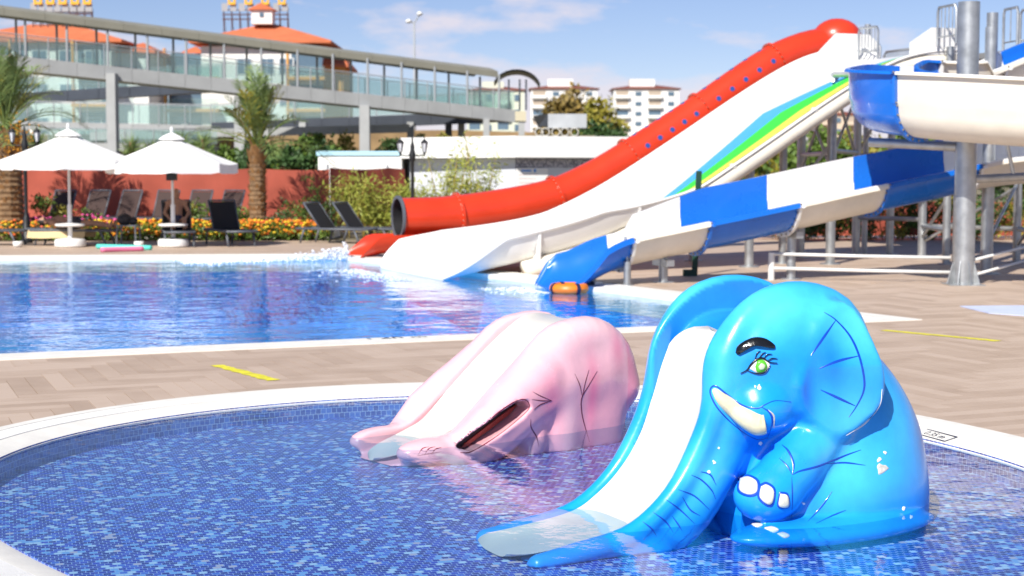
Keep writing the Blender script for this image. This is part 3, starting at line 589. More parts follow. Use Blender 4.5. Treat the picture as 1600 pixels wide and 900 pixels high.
def FH(P):
    a, n, z = P[..., 0], np.abs(P[..., 1]), P[..., 2]; Q = np.stack([a, n, z], -1)
    d = chain(Q, H_RID, H_RAD)
    d = smin(d, ell(Q, (1.00, 0, 0.12), (0.52, 0.44, 0.56)), 0.12)
    d = smin(d, chain(Q, [(-0.05, 0.12, -0.14), (0.25, 0.12, 0.055), (0.56, 0.12, 0.275), (0.85, 0.12, 0.46), (1.1, 0.12, 0.50)], [0.13, 0.17, 0.19, 0.21, 0.21]), 0.06)
    d = smin(d, chain(Q, [(0.16, 0.30, -0.06), (0.45, 0.30, 0.15), (0.80, 0.27, 0.33), (1.1, 0.24, 0.36)], [0.13, 0.18, 0.205, 0.20]), 0.12)
    d = smin(d, chain(Q, [(-0.02, 0.36, -0.03), (0.20, 0.39, 0.13), (0.40, 0.385, 0.26), (0.60, 0.34, 0.36)], [0.075, 0.11, 0.115, 0.14]), 0.06)       # jaws
    d = smin(d, ell(Q, (0.56, 0.33, 0.02), (0.10, 0.11, 0.20)), 0.03)
    d = smin(d, ell(Q, (0.78, 0.30, 0.10), (0.20, 0.155, 0.46)), 0.045)
    d = smin(d, ell(Q, (1.16, 0.27, 0.12), (0.23, 0.155, 0.46)), 0.04)
    d = smin(d, ell(Q, (-0.19, 0.27, -0.03), (0.24, 0.13, 0.08)), 0.035)                # nostril bumps
    d = smin(d, ell(Q, (-0.15, 0.0, -0.10), (0.36, 0.30, 0.08)), 0.05)
    s2 = poly2(a, z, SLOT); d = smax(d, -np.maximum(s2 - 0.012, 0.33 - n), 0.015)                  # open mouth
    c = np.maximum(poly2(a, z, H_CARVE), n - 0.22); d = smax(d, -c, 0.02)
    return np.maximum(d, -(z + 0.118))
P, fs = nets(FH, (-0.6, -0.6, -0.14), (1.7, 0.6, 0.86), 0.0135); HF.tree(P, fs)
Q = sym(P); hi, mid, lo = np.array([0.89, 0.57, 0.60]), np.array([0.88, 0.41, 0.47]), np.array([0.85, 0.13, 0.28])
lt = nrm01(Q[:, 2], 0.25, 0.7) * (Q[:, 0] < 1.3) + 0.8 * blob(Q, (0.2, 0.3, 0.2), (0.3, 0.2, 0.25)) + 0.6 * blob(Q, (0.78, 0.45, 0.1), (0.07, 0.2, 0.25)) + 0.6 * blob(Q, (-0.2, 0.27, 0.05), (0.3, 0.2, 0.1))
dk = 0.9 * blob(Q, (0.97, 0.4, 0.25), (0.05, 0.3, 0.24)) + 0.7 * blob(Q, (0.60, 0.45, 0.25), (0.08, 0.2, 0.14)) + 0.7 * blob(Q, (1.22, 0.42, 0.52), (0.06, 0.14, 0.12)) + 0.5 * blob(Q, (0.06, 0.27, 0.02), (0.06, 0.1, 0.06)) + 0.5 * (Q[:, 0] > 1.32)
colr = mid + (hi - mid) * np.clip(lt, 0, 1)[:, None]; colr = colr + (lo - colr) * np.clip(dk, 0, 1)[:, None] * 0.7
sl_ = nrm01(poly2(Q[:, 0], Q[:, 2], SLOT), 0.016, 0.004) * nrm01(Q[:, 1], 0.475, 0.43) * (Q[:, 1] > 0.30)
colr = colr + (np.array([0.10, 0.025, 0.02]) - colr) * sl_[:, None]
M_pink = mat('glossy pink gelcoat', (0.88, 0.45, 0.5), 0.25, attr='paint', var=0.04, vscale=12, coat=0.4, bump=0.04, bscale=25)
M_dred = mat('dark red paint', (0.16, 0.012, 0.03), 0.35, coat=0.3)
hr = HF.root('animal_slide', 'pink open-mouthed animal slide with cream chute in paddling pool behind blue elephant', 'slide')
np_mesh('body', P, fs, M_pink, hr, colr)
b = MB(); rows = []; FL = [q for q in sm2(H_FLOOR, 8) if -0.47 < q[0] < 1.22]
for i, (x, z) in enumerate(FL):
    e_ = min(1, (len(FL) - 1 - i) / 8.0); hw = (0.19 + 0.032 * min(1, max(0, (x - 0.05) / 0.25))) * math.sqrt(max(0.03, 1 - (1 - e_) ** 2)); rows.append([(x - 0.004, -u * hw, z + 0.016 + 0.018 * abs(u) ** 4) for u in np.linspace(-1, 1, 13)])
b.grid(np.array(rows)); o = b.build('chute', M_chute, None, smooth=True); o.parent = hr
hx = lambda pts, w, m=M_dred: ribbon(HF, FH, pts, w * 1.25, 'crease_line', m, hr)
for pts, w in (([(832, 612), (845, 619), (862, 626)], 1.0), ([(831, 624), (846, 626), (862, 626)], 1.0), ([(834, 640), (845, 632), (862, 626)], 1.3), ([(829, 655), (830, 668), (838, 682), (842, 698)], 1.3),
               ([(898, 584), (906, 602), (909, 618)], 1.2), ([(920, 578), (914, 600), (909, 622)], 1.2), ([(933, 580), (920, 602), (909, 622), (909, 645), (915, 670), (921, 690)], 1.5),
               ([(653, 711), (660, 701), (670, 698)], 0.9), ([(663, 711), (670, 701), (680, 698)], 0.9), ([(674, 710), (680, 702), (690, 699)], 0.9), ([(652, 712), (670, 709), (690, 706)], 0.7)): hx(pts, w)
for nm, m_, n_, pl in (('mouth_roof', mat('dark mouth paint', (0.035, 0.014, 0.012), 0.5), 0.338, SLOT), ('tongue', mat('tongue paint', (0.42, 0.06, 0.04), 0.35, var=0.2, vscale=20), 0.350, [SLOT[k] * 0.3 + SLOT[9 - k if k else 8] * 0.7 if k < 5 else SLOT[k] for k in (0, 1, 2, 3, 5, 6, 7, 8)])):  # near-black plate across the back of the mouth slot, red tongue plate before it
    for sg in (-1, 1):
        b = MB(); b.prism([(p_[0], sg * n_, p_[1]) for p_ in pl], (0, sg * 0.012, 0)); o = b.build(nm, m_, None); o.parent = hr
ribbon(HF, FH, [(719, 707), (738, 705), (780, 679), (812, 653), (827, 637), (822, 625), (806, 627), (778, 645), (742, 678), (718, 702)], 1.4, 'lip_line', M_dred, hr, taper=False)
# ================================================================ WATER SLIDES AND THEIR TOWER
M_red = mat('red fibreglass', (0.64, 0.045, 0.014), 0.30, var=0.10, vscale=1.3, coat=0.25)
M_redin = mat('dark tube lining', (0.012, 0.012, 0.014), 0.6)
M_fw = mat('white fibreglass', (0.82, 0.81, 0.78), 0.32, var=0.05, vscale=1.1, coat=0.2)
M_fc = mat('raw cream fibreglass', (0.76, 0.71, 0.61), 0.5, var=0.08, vscale=2.0)
M_fb = mat('blue fibreglass', (0.010, 0.15, 0.62), 0.28, var=0.08, vscale=1.3, coat=0.25)
M_galv = mat('galvanised steel', (0.44, 0.46, 0.47), 0.42, 0.75, var=0.20, vscale=5, bump=0.05, bscale=12)
M_bolt = mat('bolt heads', (0.30, 0.26, 0.20), 0.5, 0.6)
M_sb, M_sg, M_sy = mat('sky blue stripe', (0.07, 0.40, 0.83), 0.35), mat('green stripe', (0.05, 0.66, 0.04), 0.35), mat('yellow stripe', (0.83, 0.80, 0.08), 0.35)
M_port = mat('blue porthole plastic', (0.03, 0.08, 0.30), 0.25)
M_dgreen = mat('dark green paint', (0.006, 0.05, 0.03), 0.5)
M_wpipe = mat('white painted pipe', (0.72, 0.72, 0.70), 0.45, var=0.08, vscale=8)
L0 = np.array([-2.0, 27.9]); SD = np.array([0.932, 0.361]) / math.hypot(0.932, 0.361); SW = np.array([-SD[1], SD[0]])     # along the slides, and to their far side
def vp(px, py, P0):                        # pixel -> (t, z) in the vertical plane through P0 along the slides
    p = onpl(px, py, (*P0, 0), (SW[0], SW[1], 0)); return (p[:2] - P0) @ SD, p[2]
def lpt(P0, t, q, z): return (*(P0 + SD * t + SW * q), z)
def prof_interp(tab, t): return float(np.interp(t, [a for a, _ in tab], [b for _, b in tab]))
def smooth_tab(tab, n=6): return [(q[0], q[2]) for q in spline([(a, 0, z) for a, z in tab], n)]
# ---- red tube slide
RP = L0 + SW * 3.0; RR = 0.39
rt = empty('red_tube_slide', (*(RP + SD * 0.5), 0), 'red enclosed tube slide with dark round mouth and rows of blue portholes', 'water slide')
ctr = [vp(x, y, RP) for x, y in ((622, 340), (660, 339), (707, 336), (780, 326), (859, 310), (915, 287), (969, 257), (1078, 187), (1191, 109), (1250, 80), (1300, 69))]
cp = [np.array(lpt(RP, t, 0, z)) for t, z in smooth_tab(ctr, 6)]
acc = np.r_[0, np.cumsum([np.linalg.norm(cp[i + 1] - cp[i]) for i in range(len(cp) - 1)])]
def cpt(s_):
    p = np.array([np.interp(s_, acc, [c[k] for c in cp]) for k in range(3)]); q = np.array([np.interp(min(s_ + 0.15, acc[-1]), acc, [c[k] for c in cp]) for k in range(3)]); q0 = np.array([np.interp(max(s_ - 0.15, 0), acc, [c[k] for c in cp]) for k in range(3)]); d = q - q0; return p, d / np.linalg.norm(d)
def s_at_px(px): return float(np.interp(px, [800 + FPX * c[0] / c[1] for c in cp], acc))
joints = [0.0] + [s_at_px(x) for x in (715, 868, 985, 1095, 1208)] + [acc[-1]]
for i in range(len(joints) - 1):
    s0, s1 = joints[i], joints[i + 1]; k = max(4, int((s1 - s0) / 0.2)); b = MB(); inner = MB()
    path = [cpt(s_)[0] for s_ in np.linspace(s0 + 0.004, s1 - 0.004, k)]
    b.tube(path, RR, 32, cap=False); sec = b.build('tube_section', M_red, rt, smooth=True); 
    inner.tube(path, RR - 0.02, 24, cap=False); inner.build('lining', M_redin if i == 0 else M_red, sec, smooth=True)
    if i:                                   # bolted flange at the joint
        p, d = cpt(s0); b = MB(); b.tube([p - d * 0.025, p + d * 0.025], RR + 0.055, 32); b.build('flange', M_red, rt, smooth=True, auto=40)
        u = np.cross(d, (0, 0, 1)); u /= np.linalg.norm(u); w = np.cross(u, d); b = MB()
        for a in np.linspace(0, 2 * math.pi, 25)[:-1]: b.ball(p - d * 0.03 + (u * math.cos(a) + w * math.sin(a)) * (RR + 0.03), 0.014, 6)
        b.build('bolt_ring', M_bolt, rt, kind='stuff')
p, d = cpt(0); b = MB(); b.tube([p - d * 0.02, p + d * 0.03], RR + 0.045, 36, cap=False); b.tube([p - d * 0.02, p + d * 0.03], RR - 0.015, 36, cap=False)
u = np.cross(d, (0, 0, 1)); u /= np.linalg.norm(u); w = np.cross(u, d)
b.grid(np.array([[p - d * 0.02 + (u * math.cos(a) + w * math.sin(a)) * r for r in (RR - 0.015, RR + 0.045)] for a in np.linspace(0, 2 * math.pi, 37)])); b.build('mouth_rim', mat('grey rim gasket', (0.10, 0.11, 0.13), 0.5), rt, smooth=True, auto=40)
# portholes on the camera side
for s0_, s1_ in ((s_at_px(1003), s_at_px(1078)), (s_at_px(1112), s_at_px(1195))):
    for j in range(5):
        s_ = s0_ + (s1_ - s0_) * j / 4; p, d = cpt(s_); u = np.cross(d, (0, 0, 1)); u /= np.linalg.norm(u); w = np.cross(u, d); u = u if u[1] < 0 else -u
        for da in (0.0, 1.25):
            a = 0.30 + da; r = u * math.cos(a) + w * math.sin(a) * (1 if w[2] > 0 else -1); b = MB(); b.tube([p + r * (RR - 0.01), p + r * (RR + 0.002)], 0.055, 14); b.build('porthole', M_port, rt)
# exit tray: open half-pipe that flares over the pool edge
def tray(P0, ts, rows, name, m, parent, thick=0.025):
    b = MB(); T = []; Bm = []
    for t, prof in zip(ts, rows):
        T.append([lpt(P0, t, q, z) for q, z in prof]); Bm.append([lpt(P0, t, q, z - thick) for q, z in prof])
    b.grid(np.array(T)); b.grid(np.array(Bm)[:, ::-1])
    for R_ in (T, Bm): pass
    n_ = len(T[0])
    for j in (0, n_ - 1): b.grid(np.array([[T[i][j], Bm[i][j]] for i in range(len(T))]))
    for i in (0, len(T) - 1): b.grid(np.array([[T[i][j], Bm[i][j]] for j in range(n_)]))
    return b.build(name, m, parent, smooth=True, auto=45)
t0, zc = ctr[0]; t1 = ctr[2][0]; te = vp(549, 395, RP)[0]
ts = np.r_[np.linspace(te, t0, 18), np.linspace(t0 + 0.1, t1, 8)]; rows = []
for t in ts:
    f_ = np.clip((t - te) / (t0 - te), 0, 1); zt = zc - RR + 0.06; hgt = 0.02 + 0.33 * min(1, f_ * 2.2) ** 0.8; zb = -0.03 + (zt - 0.35 + 0.03) * min(1, f_ * 1.6) ** 1.3; wd = RR + 0.06 + 0.10 * (1 - f_)
    rows.append([(wd * math.sin(a), zb + hgt * (1 - math.cos(a)) ** 1.2) for a in np.linspace(-math.pi / 2, math.pi / 2, 17)])
tray(RP, ts, rows, 'exit_tray', M_red, rt)
b = MB(); p = np.array(lpt(RP, ctr[-1][0], 0, ctr[-1][1])); b.ball(p + np.array([0.1, 0, 0.10]), (0.55, 0.5, 0.46), 24); b.build('entry_hood', M_red, rt, smooth=True)
for px in (650, 860, 1080):
    p, d = cpt(s_at_px(px)); b = MB(); b.lathe((p[0], p[1], 0), [(0.18, 0), (0.18, 0.02), (0.07, 0.021), (0.07, p[2] - RR)], 16); b.build('support_post', M_galv, rt, smooth=True, auto=40)
# ---- wide white family slide with a painted rainbow
wsl = empty('wide_slide', (*(L0 + SD * 0.5 - SW * 1.6), 0), 'wide white slide with blue, green and yellow stripes beside the red tube', 'water slide')
WID = 3.1
FLR = smooth_tab([(-0.30, -0.035), (0.1, 0.01), (0.9, 0.16), (2.0, 0.40), (2.9, 0.68), (4.0, 1.18), (5.4, 2.00), (6.8, 2.86), (7.8, 3.42), (8.5, 3.70), (9.2, 3.82), (9.9, 3.84)], 4)
def walls(t):                              # near wall, far wall
    n_ = 0.02 + 0.42 * float(np.clip((t + 0.30) / 1.15, 0, 1)) ** 1.3; n_ *= 1 - 0.97 * float(np.clip((t - 2.6) / 1.8, 0, 1))
    return n_, 0.02 + (0.42 - 0.20 * float(np.clip((t - 0.8) / 2.0, 0, 1))) * float(np.clip((t + 0.30) / 0.35, 0, 1)) ** 0.6
def wsurf(t, q): 
    u = (q + WID / 2) / (WID / 2); h = walls(t)[0 if u < 0 else 1]; k0 = 0.80 if u < 0 else 0.70; e = max(0, (abs(u) - k0) / (1 - k0)); return prof_interp(FLR, t) + h * e ** 2.2
def wall_h(t): return walls(t)[0]
def wprof(t):
    fl = 0.20 * (1 - np.clip((t + 0.30) / 0.9, 0, 1)); out = []
    for u in (-1, -0.99, -0.97, -0.94, -0.90, -0.85, -0.80, -0.6, -0.3, 0, 0.3, 0.6, 0.70, 0.78, 0.86, 0.92, 0.96, 0.985, 1): out.append((-WID / 2 + u * (WID / 2 + fl * (abs(u) > 0.69)), wsurf(t, -WID / 2 + u * WID / 2)))
    return out
ts = np.r_[np.linspace(-0.30, 1.5, 22), np.linspace(1.65, 9.9, 56)]
tray(L0, ts, [wprof(t) for t in ts], 'trough', M_fw, wsl, 0.03)
for sgn, nm in ((-1, 'near_rim'), (1, 'far_rim')):
    b = MB(); pth = []
    for t in ts:
        pr = wprof(t); q, z = pr[0] if sgn < 0 else pr[-1]; pth.append(lpt(L0, t, q, z))
    b.tube(pth, [(0.012 + 0.035 * min(1, max(0, (t + 0.5) / 0.8))) * (1 if sgn > 0 else 1 - 0.5 * min(1, max(0, (t - 2) / 1.5))) for t in ts], 10); b.build('rolled_rim', M_fw, wsl, smooth=True)
b = MB(); pth = [lpt(L0, t, -WID + 0.12, prof_interp(FLR, t) - 0.16) for t in np.linspace(1.2, 9.6, 30)]; b.tube(pth, 0.15, 14); b.build('edge_tube', M_fc, wsl, smooth=True)
for t in (1.4, 3.2, 5.0, 6.6, 7.8):      # bolted joint flanges on the outside
    z = prof_interp(FLR, t); b = MB(); b.prism([lpt(L0, t, -WID - 0.02, z + wall_h(t) - 0.02), lpt(L0, t, -WID + 0.02, z - 0.10), lpt(L0, t, -WID + 0.10, z - 0.36), lpt(L0, t, -WID + 0.35, z - 0.30), lpt(L0, t, -WID + 0.35, z - 0.04), lpt(L0, t, -WID + 0.1, z + 0.05)], (*(SD * 0.05), 0)); b.build('joint_flange', M_fw, wsl)
# stripes: ribbons a few millimetres above the floor near the camera-side wall
def stripe(k0, k1, m):
    b = MB(); rows = []; ta, tb = 2.5, 8.6
    for t in np.linspace(ta, tb, 70):
        f_ = (t - ta) / (tb - ta); w = max(0.01, min(1, f_ * 1.5) * min(1, (1 - f_) * 3.0)); rows.append([lpt(L0, t, -WID + q, wsurf(t, -WID + q) + 0.022) for q in np.linspace(0.12 + k0 * w, 0.12 + k1 * w - 0.004, 6)])
    b.grid(np.array(rows)); return b.build('stripe', m, wsl, smooth=True)
stripe(0, 0.36, M_sy); stripe(0.36, 0.98, M_sg); stripe(0.98, 1.62, M_sb)
for q, up_ in ((-WID, 0.40), (0.0, 0.55)):
    b = MB(); zt = 3.84; b.prism([lpt(L0, 8.55, q, zt + 0.12), lpt(L0, 9.0, q, zt + up_), lpt(L0, 9.75, q, zt + up_), lpt(L0, 9.95, q, zt + up_ - 0.15), lpt(L0, 9.95, q, zt - 0.05), lpt(L0, 8.55, q, zt - 0.1)], (*(SW * 0.05), 0)); b.build('side_panel', M_fw, wsl)
for t, q in ((3.0, -2.6), (3.0, -0.5), (5.6, -2.6), (5.6, -0.5)):
    p = lpt(L0, t, q, 0); b = MB(); b.lathe(p, [(0.18, 0), (0.18, 0.02), (0.08, 0.021), (0.08, prof_interp(FLR, t) - 0.05)], 16); b.build('support_post', M_galv, wsl, smooth=True, auto=40)
# ---- blue and white body slide: winds down from the platform, doubles back and leaves beside the wide slide
BP = G(868, 447)[:2]
bs = empty('body_slide', (*BP, 0), 'winding slide of alternating blue and white trough sections ending at the pool edge', 'water slide')
def AT(px, py, Y): return at(px, py, Y)
low = [np.array(lpt(BP, t, 0, z)) for t, z in ((-0.05, -0.04), (0.4, 0.03), (0.95, 0.25), (2.1, 0.46), (3.5, 0.70), (4.9, 0.96), (6.3, 1.20), (7.8, 1.45))]
ctrl = low + [np.array(p) for p in ((9.7, 25.9, 1.58), (10.6, 24.4, 1.74), (9.8, 22.5, 1.88), (8.4, 21.75, 1.95), (7.0, 21.85, 2.04), (5.96, 22.4, 2.15), (5.5, 23.4, 2.28), (5.94, 24.42, 2.45), (7.0, 24.95, 2.70), (8.2, 25.6, 3.15), (9.4, 26.4, 3.55), (10.8, 27.2, 3.75))]
CP = spline(ctrl, 8); ac2 = np.r_[0, np.cumsum([np.linalg.norm(CP[i + 1] - CP[i]) for i in range(len(CP) - 1)])]
def bpt(s_): return np.array([np.interp(s_, ac2, [c[k] for c in CP]) for k in range(3)])
iu = [8 * i for i in range(len(ctrl))]; sc = [ac2[i] for i in iu]
def heights(s_):                           # wall height of the right-hand and left-hand side when going up the slide
    f_ = np.clip(s_ / 0.75, 0, 1) ** 1.1; f2 = np.clip(s_ / 0.45, 0, 1) ** 0.6; g2 = np.clip((s_ - 1.0) / 1.8, 0, 1)
    if s_ < sc[7]: return 0.04 + 0.50 * f_, 0.04 + 0.52 * f2 + 0.30 * g2
    g = np.clip((s_ - sc[7]) / 2, 0, 1); k = np.clip((s_ - sc[15]) / 1.5, 0, 1); return 0.56 + 0.36 * g - 0.30 * k, 0.90 - 0.3 * k
RB = 0.44
def bprof(s_):
    p = bpt(s_); d = bpt(min(s_ + 0.1, ac2[-1])) - bpt(max(s_ - 0.1, 0)); d /= np.linalg.norm(d); r = np.array([d[1], -d[0], 0]); r /= np.linalg.norm(r); hr_, hl = heights(s_); pts = []
    fl = 0.14 * (1 - np.clip(s_ / 1.1, 0, 1))
    def side(sg, h):
        o = []
        c_ = min(RB, h)
        if h > RB + 0.2: o += [(sg * (RB + 0.10 + fl), h - 0.02), (sg * (RB + 0.09 + fl), h), (sg * (RB + 0.03 + fl), h), (sg * (RB + 0.02 + fl), RB + 0.04), (sg * (RB + 0.0 + fl), RB)]
        else: o += [(sg * (RB + 0.09 + fl), c_ - 0.05), (sg * (RB + 0.08 + fl), c_), (sg * (RB + 0.02 + fl), c_ + 0.005), (sg * (RB + 0.005 + fl), c_ - 0.03), (sg * (RB + fl), c_ - 0.06)]
        for a in (75, 60, 45, 30, 15): o.append((sg * (RB + fl) * math.sin(R(a)), c_ * (1 - math.cos(R(a))) * 0.97))
        return o
    q = side(1, hr_) + [(0, 0)] + side(-1, hl)[::-1]
    return [p + r * x + np.array([0, 0, 1]) * z for x, z in q], d
def s_px(px, lo_, hi_):
    ss = np.linspace(lo_, hi_, 400); xs = []
    for s_ in ss: p = bpt(s_); xs.append(abs(800 + FPX * p[0] / p[1] - px))
    return float(ss[int(np.argmin(xs))])
bj = [0.0] + [s_px(x, 0, sc[7]) for x in (968, 1085, 1222, 1358, 1500)] + [sc[7] + 0.7, sc[8] + 0.8, sc[10] - 0.2, sc[11] + 0.3, s_px(1432, sc[12] - 0.3, sc[14]), sc[15] + 0.5, s_px(1530, sc[16], sc[18]), s_px(1592, sc[16], sc[18] + 0.5), ac2[-1]]
bcol = [M_fb, M_fw, M_fb, M_fw, M_fb, M_fw, M_fw, M_fb, M_fw, M_fw, M_fb, M_fw, M_fw, M_fb]
for i in range(len(bj) - 1):
    s0, s1 = bj[i], bj[i + 1]
    if s1 - s0 < 0.05: continue
    ss = np.linspace(s0 + 0.003, s1 - 0.003, max(5, int((s1 - s0) / 0.13))); T = [bprof(s_)[0] for s_ in ss]; dn = np.array([0, 0, -0.022])
    b = MB(); b.mi = 0; b.grid(np.array(T)); b.mi = 1 if bcol[i] is M_fw else 0
    cen = [bpt(s_) for s_ in ss]; B_ = []
    for row, c_ in zip(T, cen):
        B_.append([p + (np.array([p[0] - c_[0], p[1] - c_[1], 0]) / (np.linalg.norm(p[:2] - c_[:2]) + 1e-6)) * 0.012 * (np.linalg.norm(p[:2] - c_[:2]) > 0.1) + dn for p in row])
    b.grid(np.array(B_)[:, ::-1]); b.mi = 0
    for j in (0, len(T[0]) - 1): b.grid(np.array([[T[k][j], B_[k][j]] for k in range(len(T))]))
    for k in (0, len(T) - 1): b.grid(np.array([[T[k][j], B_[k][j]] for j in range(len(T[0]))]))
    sec = b.build('trough_section', [bcol[i], M_fc if bcol[i] is M_fw else M_fb], bs, smooth=True, auto=50, fix=False)
    if i:                                   # flange with bolts at the lower end
        row, d = bprof(s0); c_ = bpt(s0); out = []
        for p in row:
            v = np.array([p[0] - c_[0], p[1] - c_[1], 0]); ln = np.linalg.norm(v); v = v / ln if ln > 0.02 else v * 0; hz = (p[2] - c_[2])
            k_ = math.exp(-max(hz, 0) * 4); out.append(p + v * 0.075 * (1 - 0.6 * k_) + np.array([0, 0, -0.085 * k_ - 0.01]))
        b = MB(); A = np.array([[p, q] for p, q in zip(row, out)]); Bk = A + d * 0.05
        b.grid(A); b.grid(Bk[:, ::-1]); b.grid(np.array([[A[k][1], Bk[k][1]] for k in range(len(row))])); b.build('flange', bcol[i], bs)
        b = MB()
        for k in range(1, len(row) - 1):
            p = (np.array(row[k]) * 0.35 + np.array(out[k]) * 0.65) - d * 0.008; b.ball(p, 0.016, 6)
        b.build('bolt_row', M_bolt, bs, kind='stuff')
def post(b, x, y, z, r=0.07, foot=0.16): b.cyl((x, y, 0), (x, y, z), r, n=16); b.cyl((x, y, 0), (x, y, 0.02), foot, n=16)
for px, py in ((925, 441), (1036, 415), (1237, 412)):
    g = G(px, py); s_ = s_px(px, 0.3, sc[7]); p = bpt(s_); b = MB(); post(b, p[0], p[1], p[2] - 0.02); b.box((p[0], p[1], p[2] - 0.09), (0.5, 0.12, 0.10), math.atan2(SD[1], SD[0]) + 1.57); b.build('support_post', M_galv, bs, smooth=True, auto=40)
b = MB(); g = G(980, 447); b.cyl((g[0], g[1], 0), (g[0], g[1], 0.36), 0.055); b.cyl((g[0], g[1], 0.36), (g[0] - 0.03, g[1] + 0.05, 0.72), 0.022); b.cyl((g[0], g[1], 0), (g[0], g[1], 0.02), 0.1); b.build('side_strut', M_galv, bs, smooth=True, auto=40)
# ---- steel tower
tw = empty('slide_tower', (*G(1505, 445)[:2], 0), 'galvanised steel slide tower with thick columns, braces and railed platform', 'tower')
M_dgalv = M_galv
g = G(1505, 446); BIG = g
b = MB(); b.cyl((g[0], g[1], 0), (g[0], g[1], 4.12), 0.155, n=28); b.build('main_column', M_galv, tw, smooth=True, auto=40)
b = MB(); b.box((g[0], g[1], 0.012), (0.52, 0.52, 0.024))
for k in range(8):
    a = k * math.pi / 4 + 0.2; d = np.array([math.cos(a), math.sin(a), 0]); t_ = np.array([-d[1], d[0], 0]) * 0.006
    b.prism([g + d * 0.15 + t_ + (0, 0, 0.02), g + d * 0.25 + t_ + (0, 0, 0.02), g + d * 0.15 + t_ + (0, 0, 0.38)], t_ * -2)
b.build('column_foot', M_galv, tw)
cols = [(1297, 413, 3.0, 0.085), (1337, 398, 3.55, 0.08), (1250, 402, 3.25, 0.085), (1440, 403, 3.55, 0.08), (1478, 413, 3.9, 0.07), (1588, 410, 3.55, 0.075), (1541, 428, 4.0, 0.10), (1222, 412, 2.3, 0.07), (1390, 398, 3.55, 0.075), (1650, 420, 3.55, 0.08), (1700, 400, 3.55, 0.08)]
CB = []
for px, py, h, r in cols:
    q = G(px, py); CB.append(q); b = MB(); b.cyl(q, (q[0], q[1], h), r, n=18); b.cyl(q, (q[0], q[1], 0.02), r * 2.2, n=18); b.build('column', M_galv, tw, smooth=True, auto=40)
def strut(i, j, z0, z1, r=0.03, nm='brace'):
    b = MB(); b.cyl((CB[i][0], CB[i][1], z0), (CB[j][0], CB[j][1], z1), r, n=8); b.build(nm, M_galv, tw, smooth=True, auto=40)
for i, j, z0, z1 in ((0, 1, 1.9, 3.3), (0, 1, 3.3, 1.9), (2, 0, 1.7, 3.2), (2, 0, 3.2, 1.7), (0, 7, 2.2, 1.0), (3, 5, 0.3, 1.4), (3, 4, 0.4, 1.2), (5, 9, 0.3, 1.4), (1, 8, 2.0, 3.3), (8, 3, 3.2, 2.0), (6, 5, 0.5, 1.5)): strut(i, j, z0, z1)
for i, j, z in ((0, 1, 2.05), (1, 3, 0.75), (3, 5, 0.62), (0, 2, 2.0), (1, 8, 2.0), (4, 3, 0.62), (5, 9, 0.62), (0, 1, 3.4), (0, 4, 3.4), (1, 3, 3.4), (3, 5, 3.4)): strut(i, j, z, z, 0.045, 'cross_beam')
p = at(1460, 222, 22.6); b = MB(); b.cyl(at(1358, 222, 23.6), (BIG[0], BIG[1], 2.02), 0.07, n=12); b.build('cross_beam', M_galv, tw, smooth=True, auto=40)
b = MB(); b.cyl((BIG[0], BIG[1], 1.55), (BIG[0] + 1.4, BIG[1] + 0.25, 1.62), 0.06, n=12); b.cyl((BIG[0] + 0.75, BIG[1] + 0.13, 1.6), (BIG[0] + 0.62, BIG[1] + 0.1, 2.1), 0.03, n=8); b.build('support_arm', M_galv, tw, smooth=True, auto=40)
# platform deck and railings
PO = L0 + SD * 9.95
plat = [PO - SW * 4.4, PO + SD * 3.2 - SW * 4.4, PO + SD * 3.2 + SW * 4.2, PO + SW * 4.2]
b = MB(); b.prism([(*p, 3.70) for p in plat], (0, 0, 0.10)); b.build('platform', mat('grey grating', (0.30, 0.31, 0.32), 0.6, 0.4), tw)
def rail(p0, p1, z0, h, nb_, name='railing', hoop=True):
    b = MB(); p0, p1 = np.array(p0), np.array(p1)
    b.tube([(*p0, z0), (*p0, z0 + h * 0.88), (*(p0 + (p1 - p0) * 0.06), z0 + h), (*(p1 + (p0 - p1) * 0.06), z0 + h), (*p1, z0 + h * 0.88), (*p1, z0)], 0.024, 8)
    b.cyl((*p0, z0 + 0.15), (*p1, z0 + 0.15), 0.014, n=6)
    for k in range(1, nb_): q = p0 + (p1 - p0) * k / nb_; b.cyl((*q, z0 + 0.15), (*q, z0 + h), 0.011, n=6)
    return b.build(name, M_galv, tw, smooth=True, auto=40)
def P2(px, py, Y): return at(px, py, Y)[:2]
rail(P2(1342, 50, 31.0), P2(1372, 50, 30.6), 3.85, 0.62, 6); rail(P2(1465, 50, 28.2), P2(1494, 50, 27.6), 3.9, 0.68, 5); rail(P2(1568, 50, 27.5), P2(1590, 50, 27.0), 3.75, 0.72, 2); rail(P2(1594, 50, 27.0), P2(1640, 50, 26.5), 3.75, 0.66, 3)
rail(P2(1335, 50, 33.0), P2(1376, 50, 32.6), 3.75, 0.55, 5); rail(P2(1382, 50, 31.8), P2(1446, 50, 30.5), 3.45, 0.62, 22)
for px, top, Y in ((1356, 38, 32.0), (1551, 20, 28.5), (1504, 25, 28.5)):
    q = at(px, top, Y); b = MB(); b.cyl((q[0], q[1], 0), q, 0.10 if px > 1500 else 0.06, n=16); b.build('column', M_galv, tw, smooth=True, auto=40)
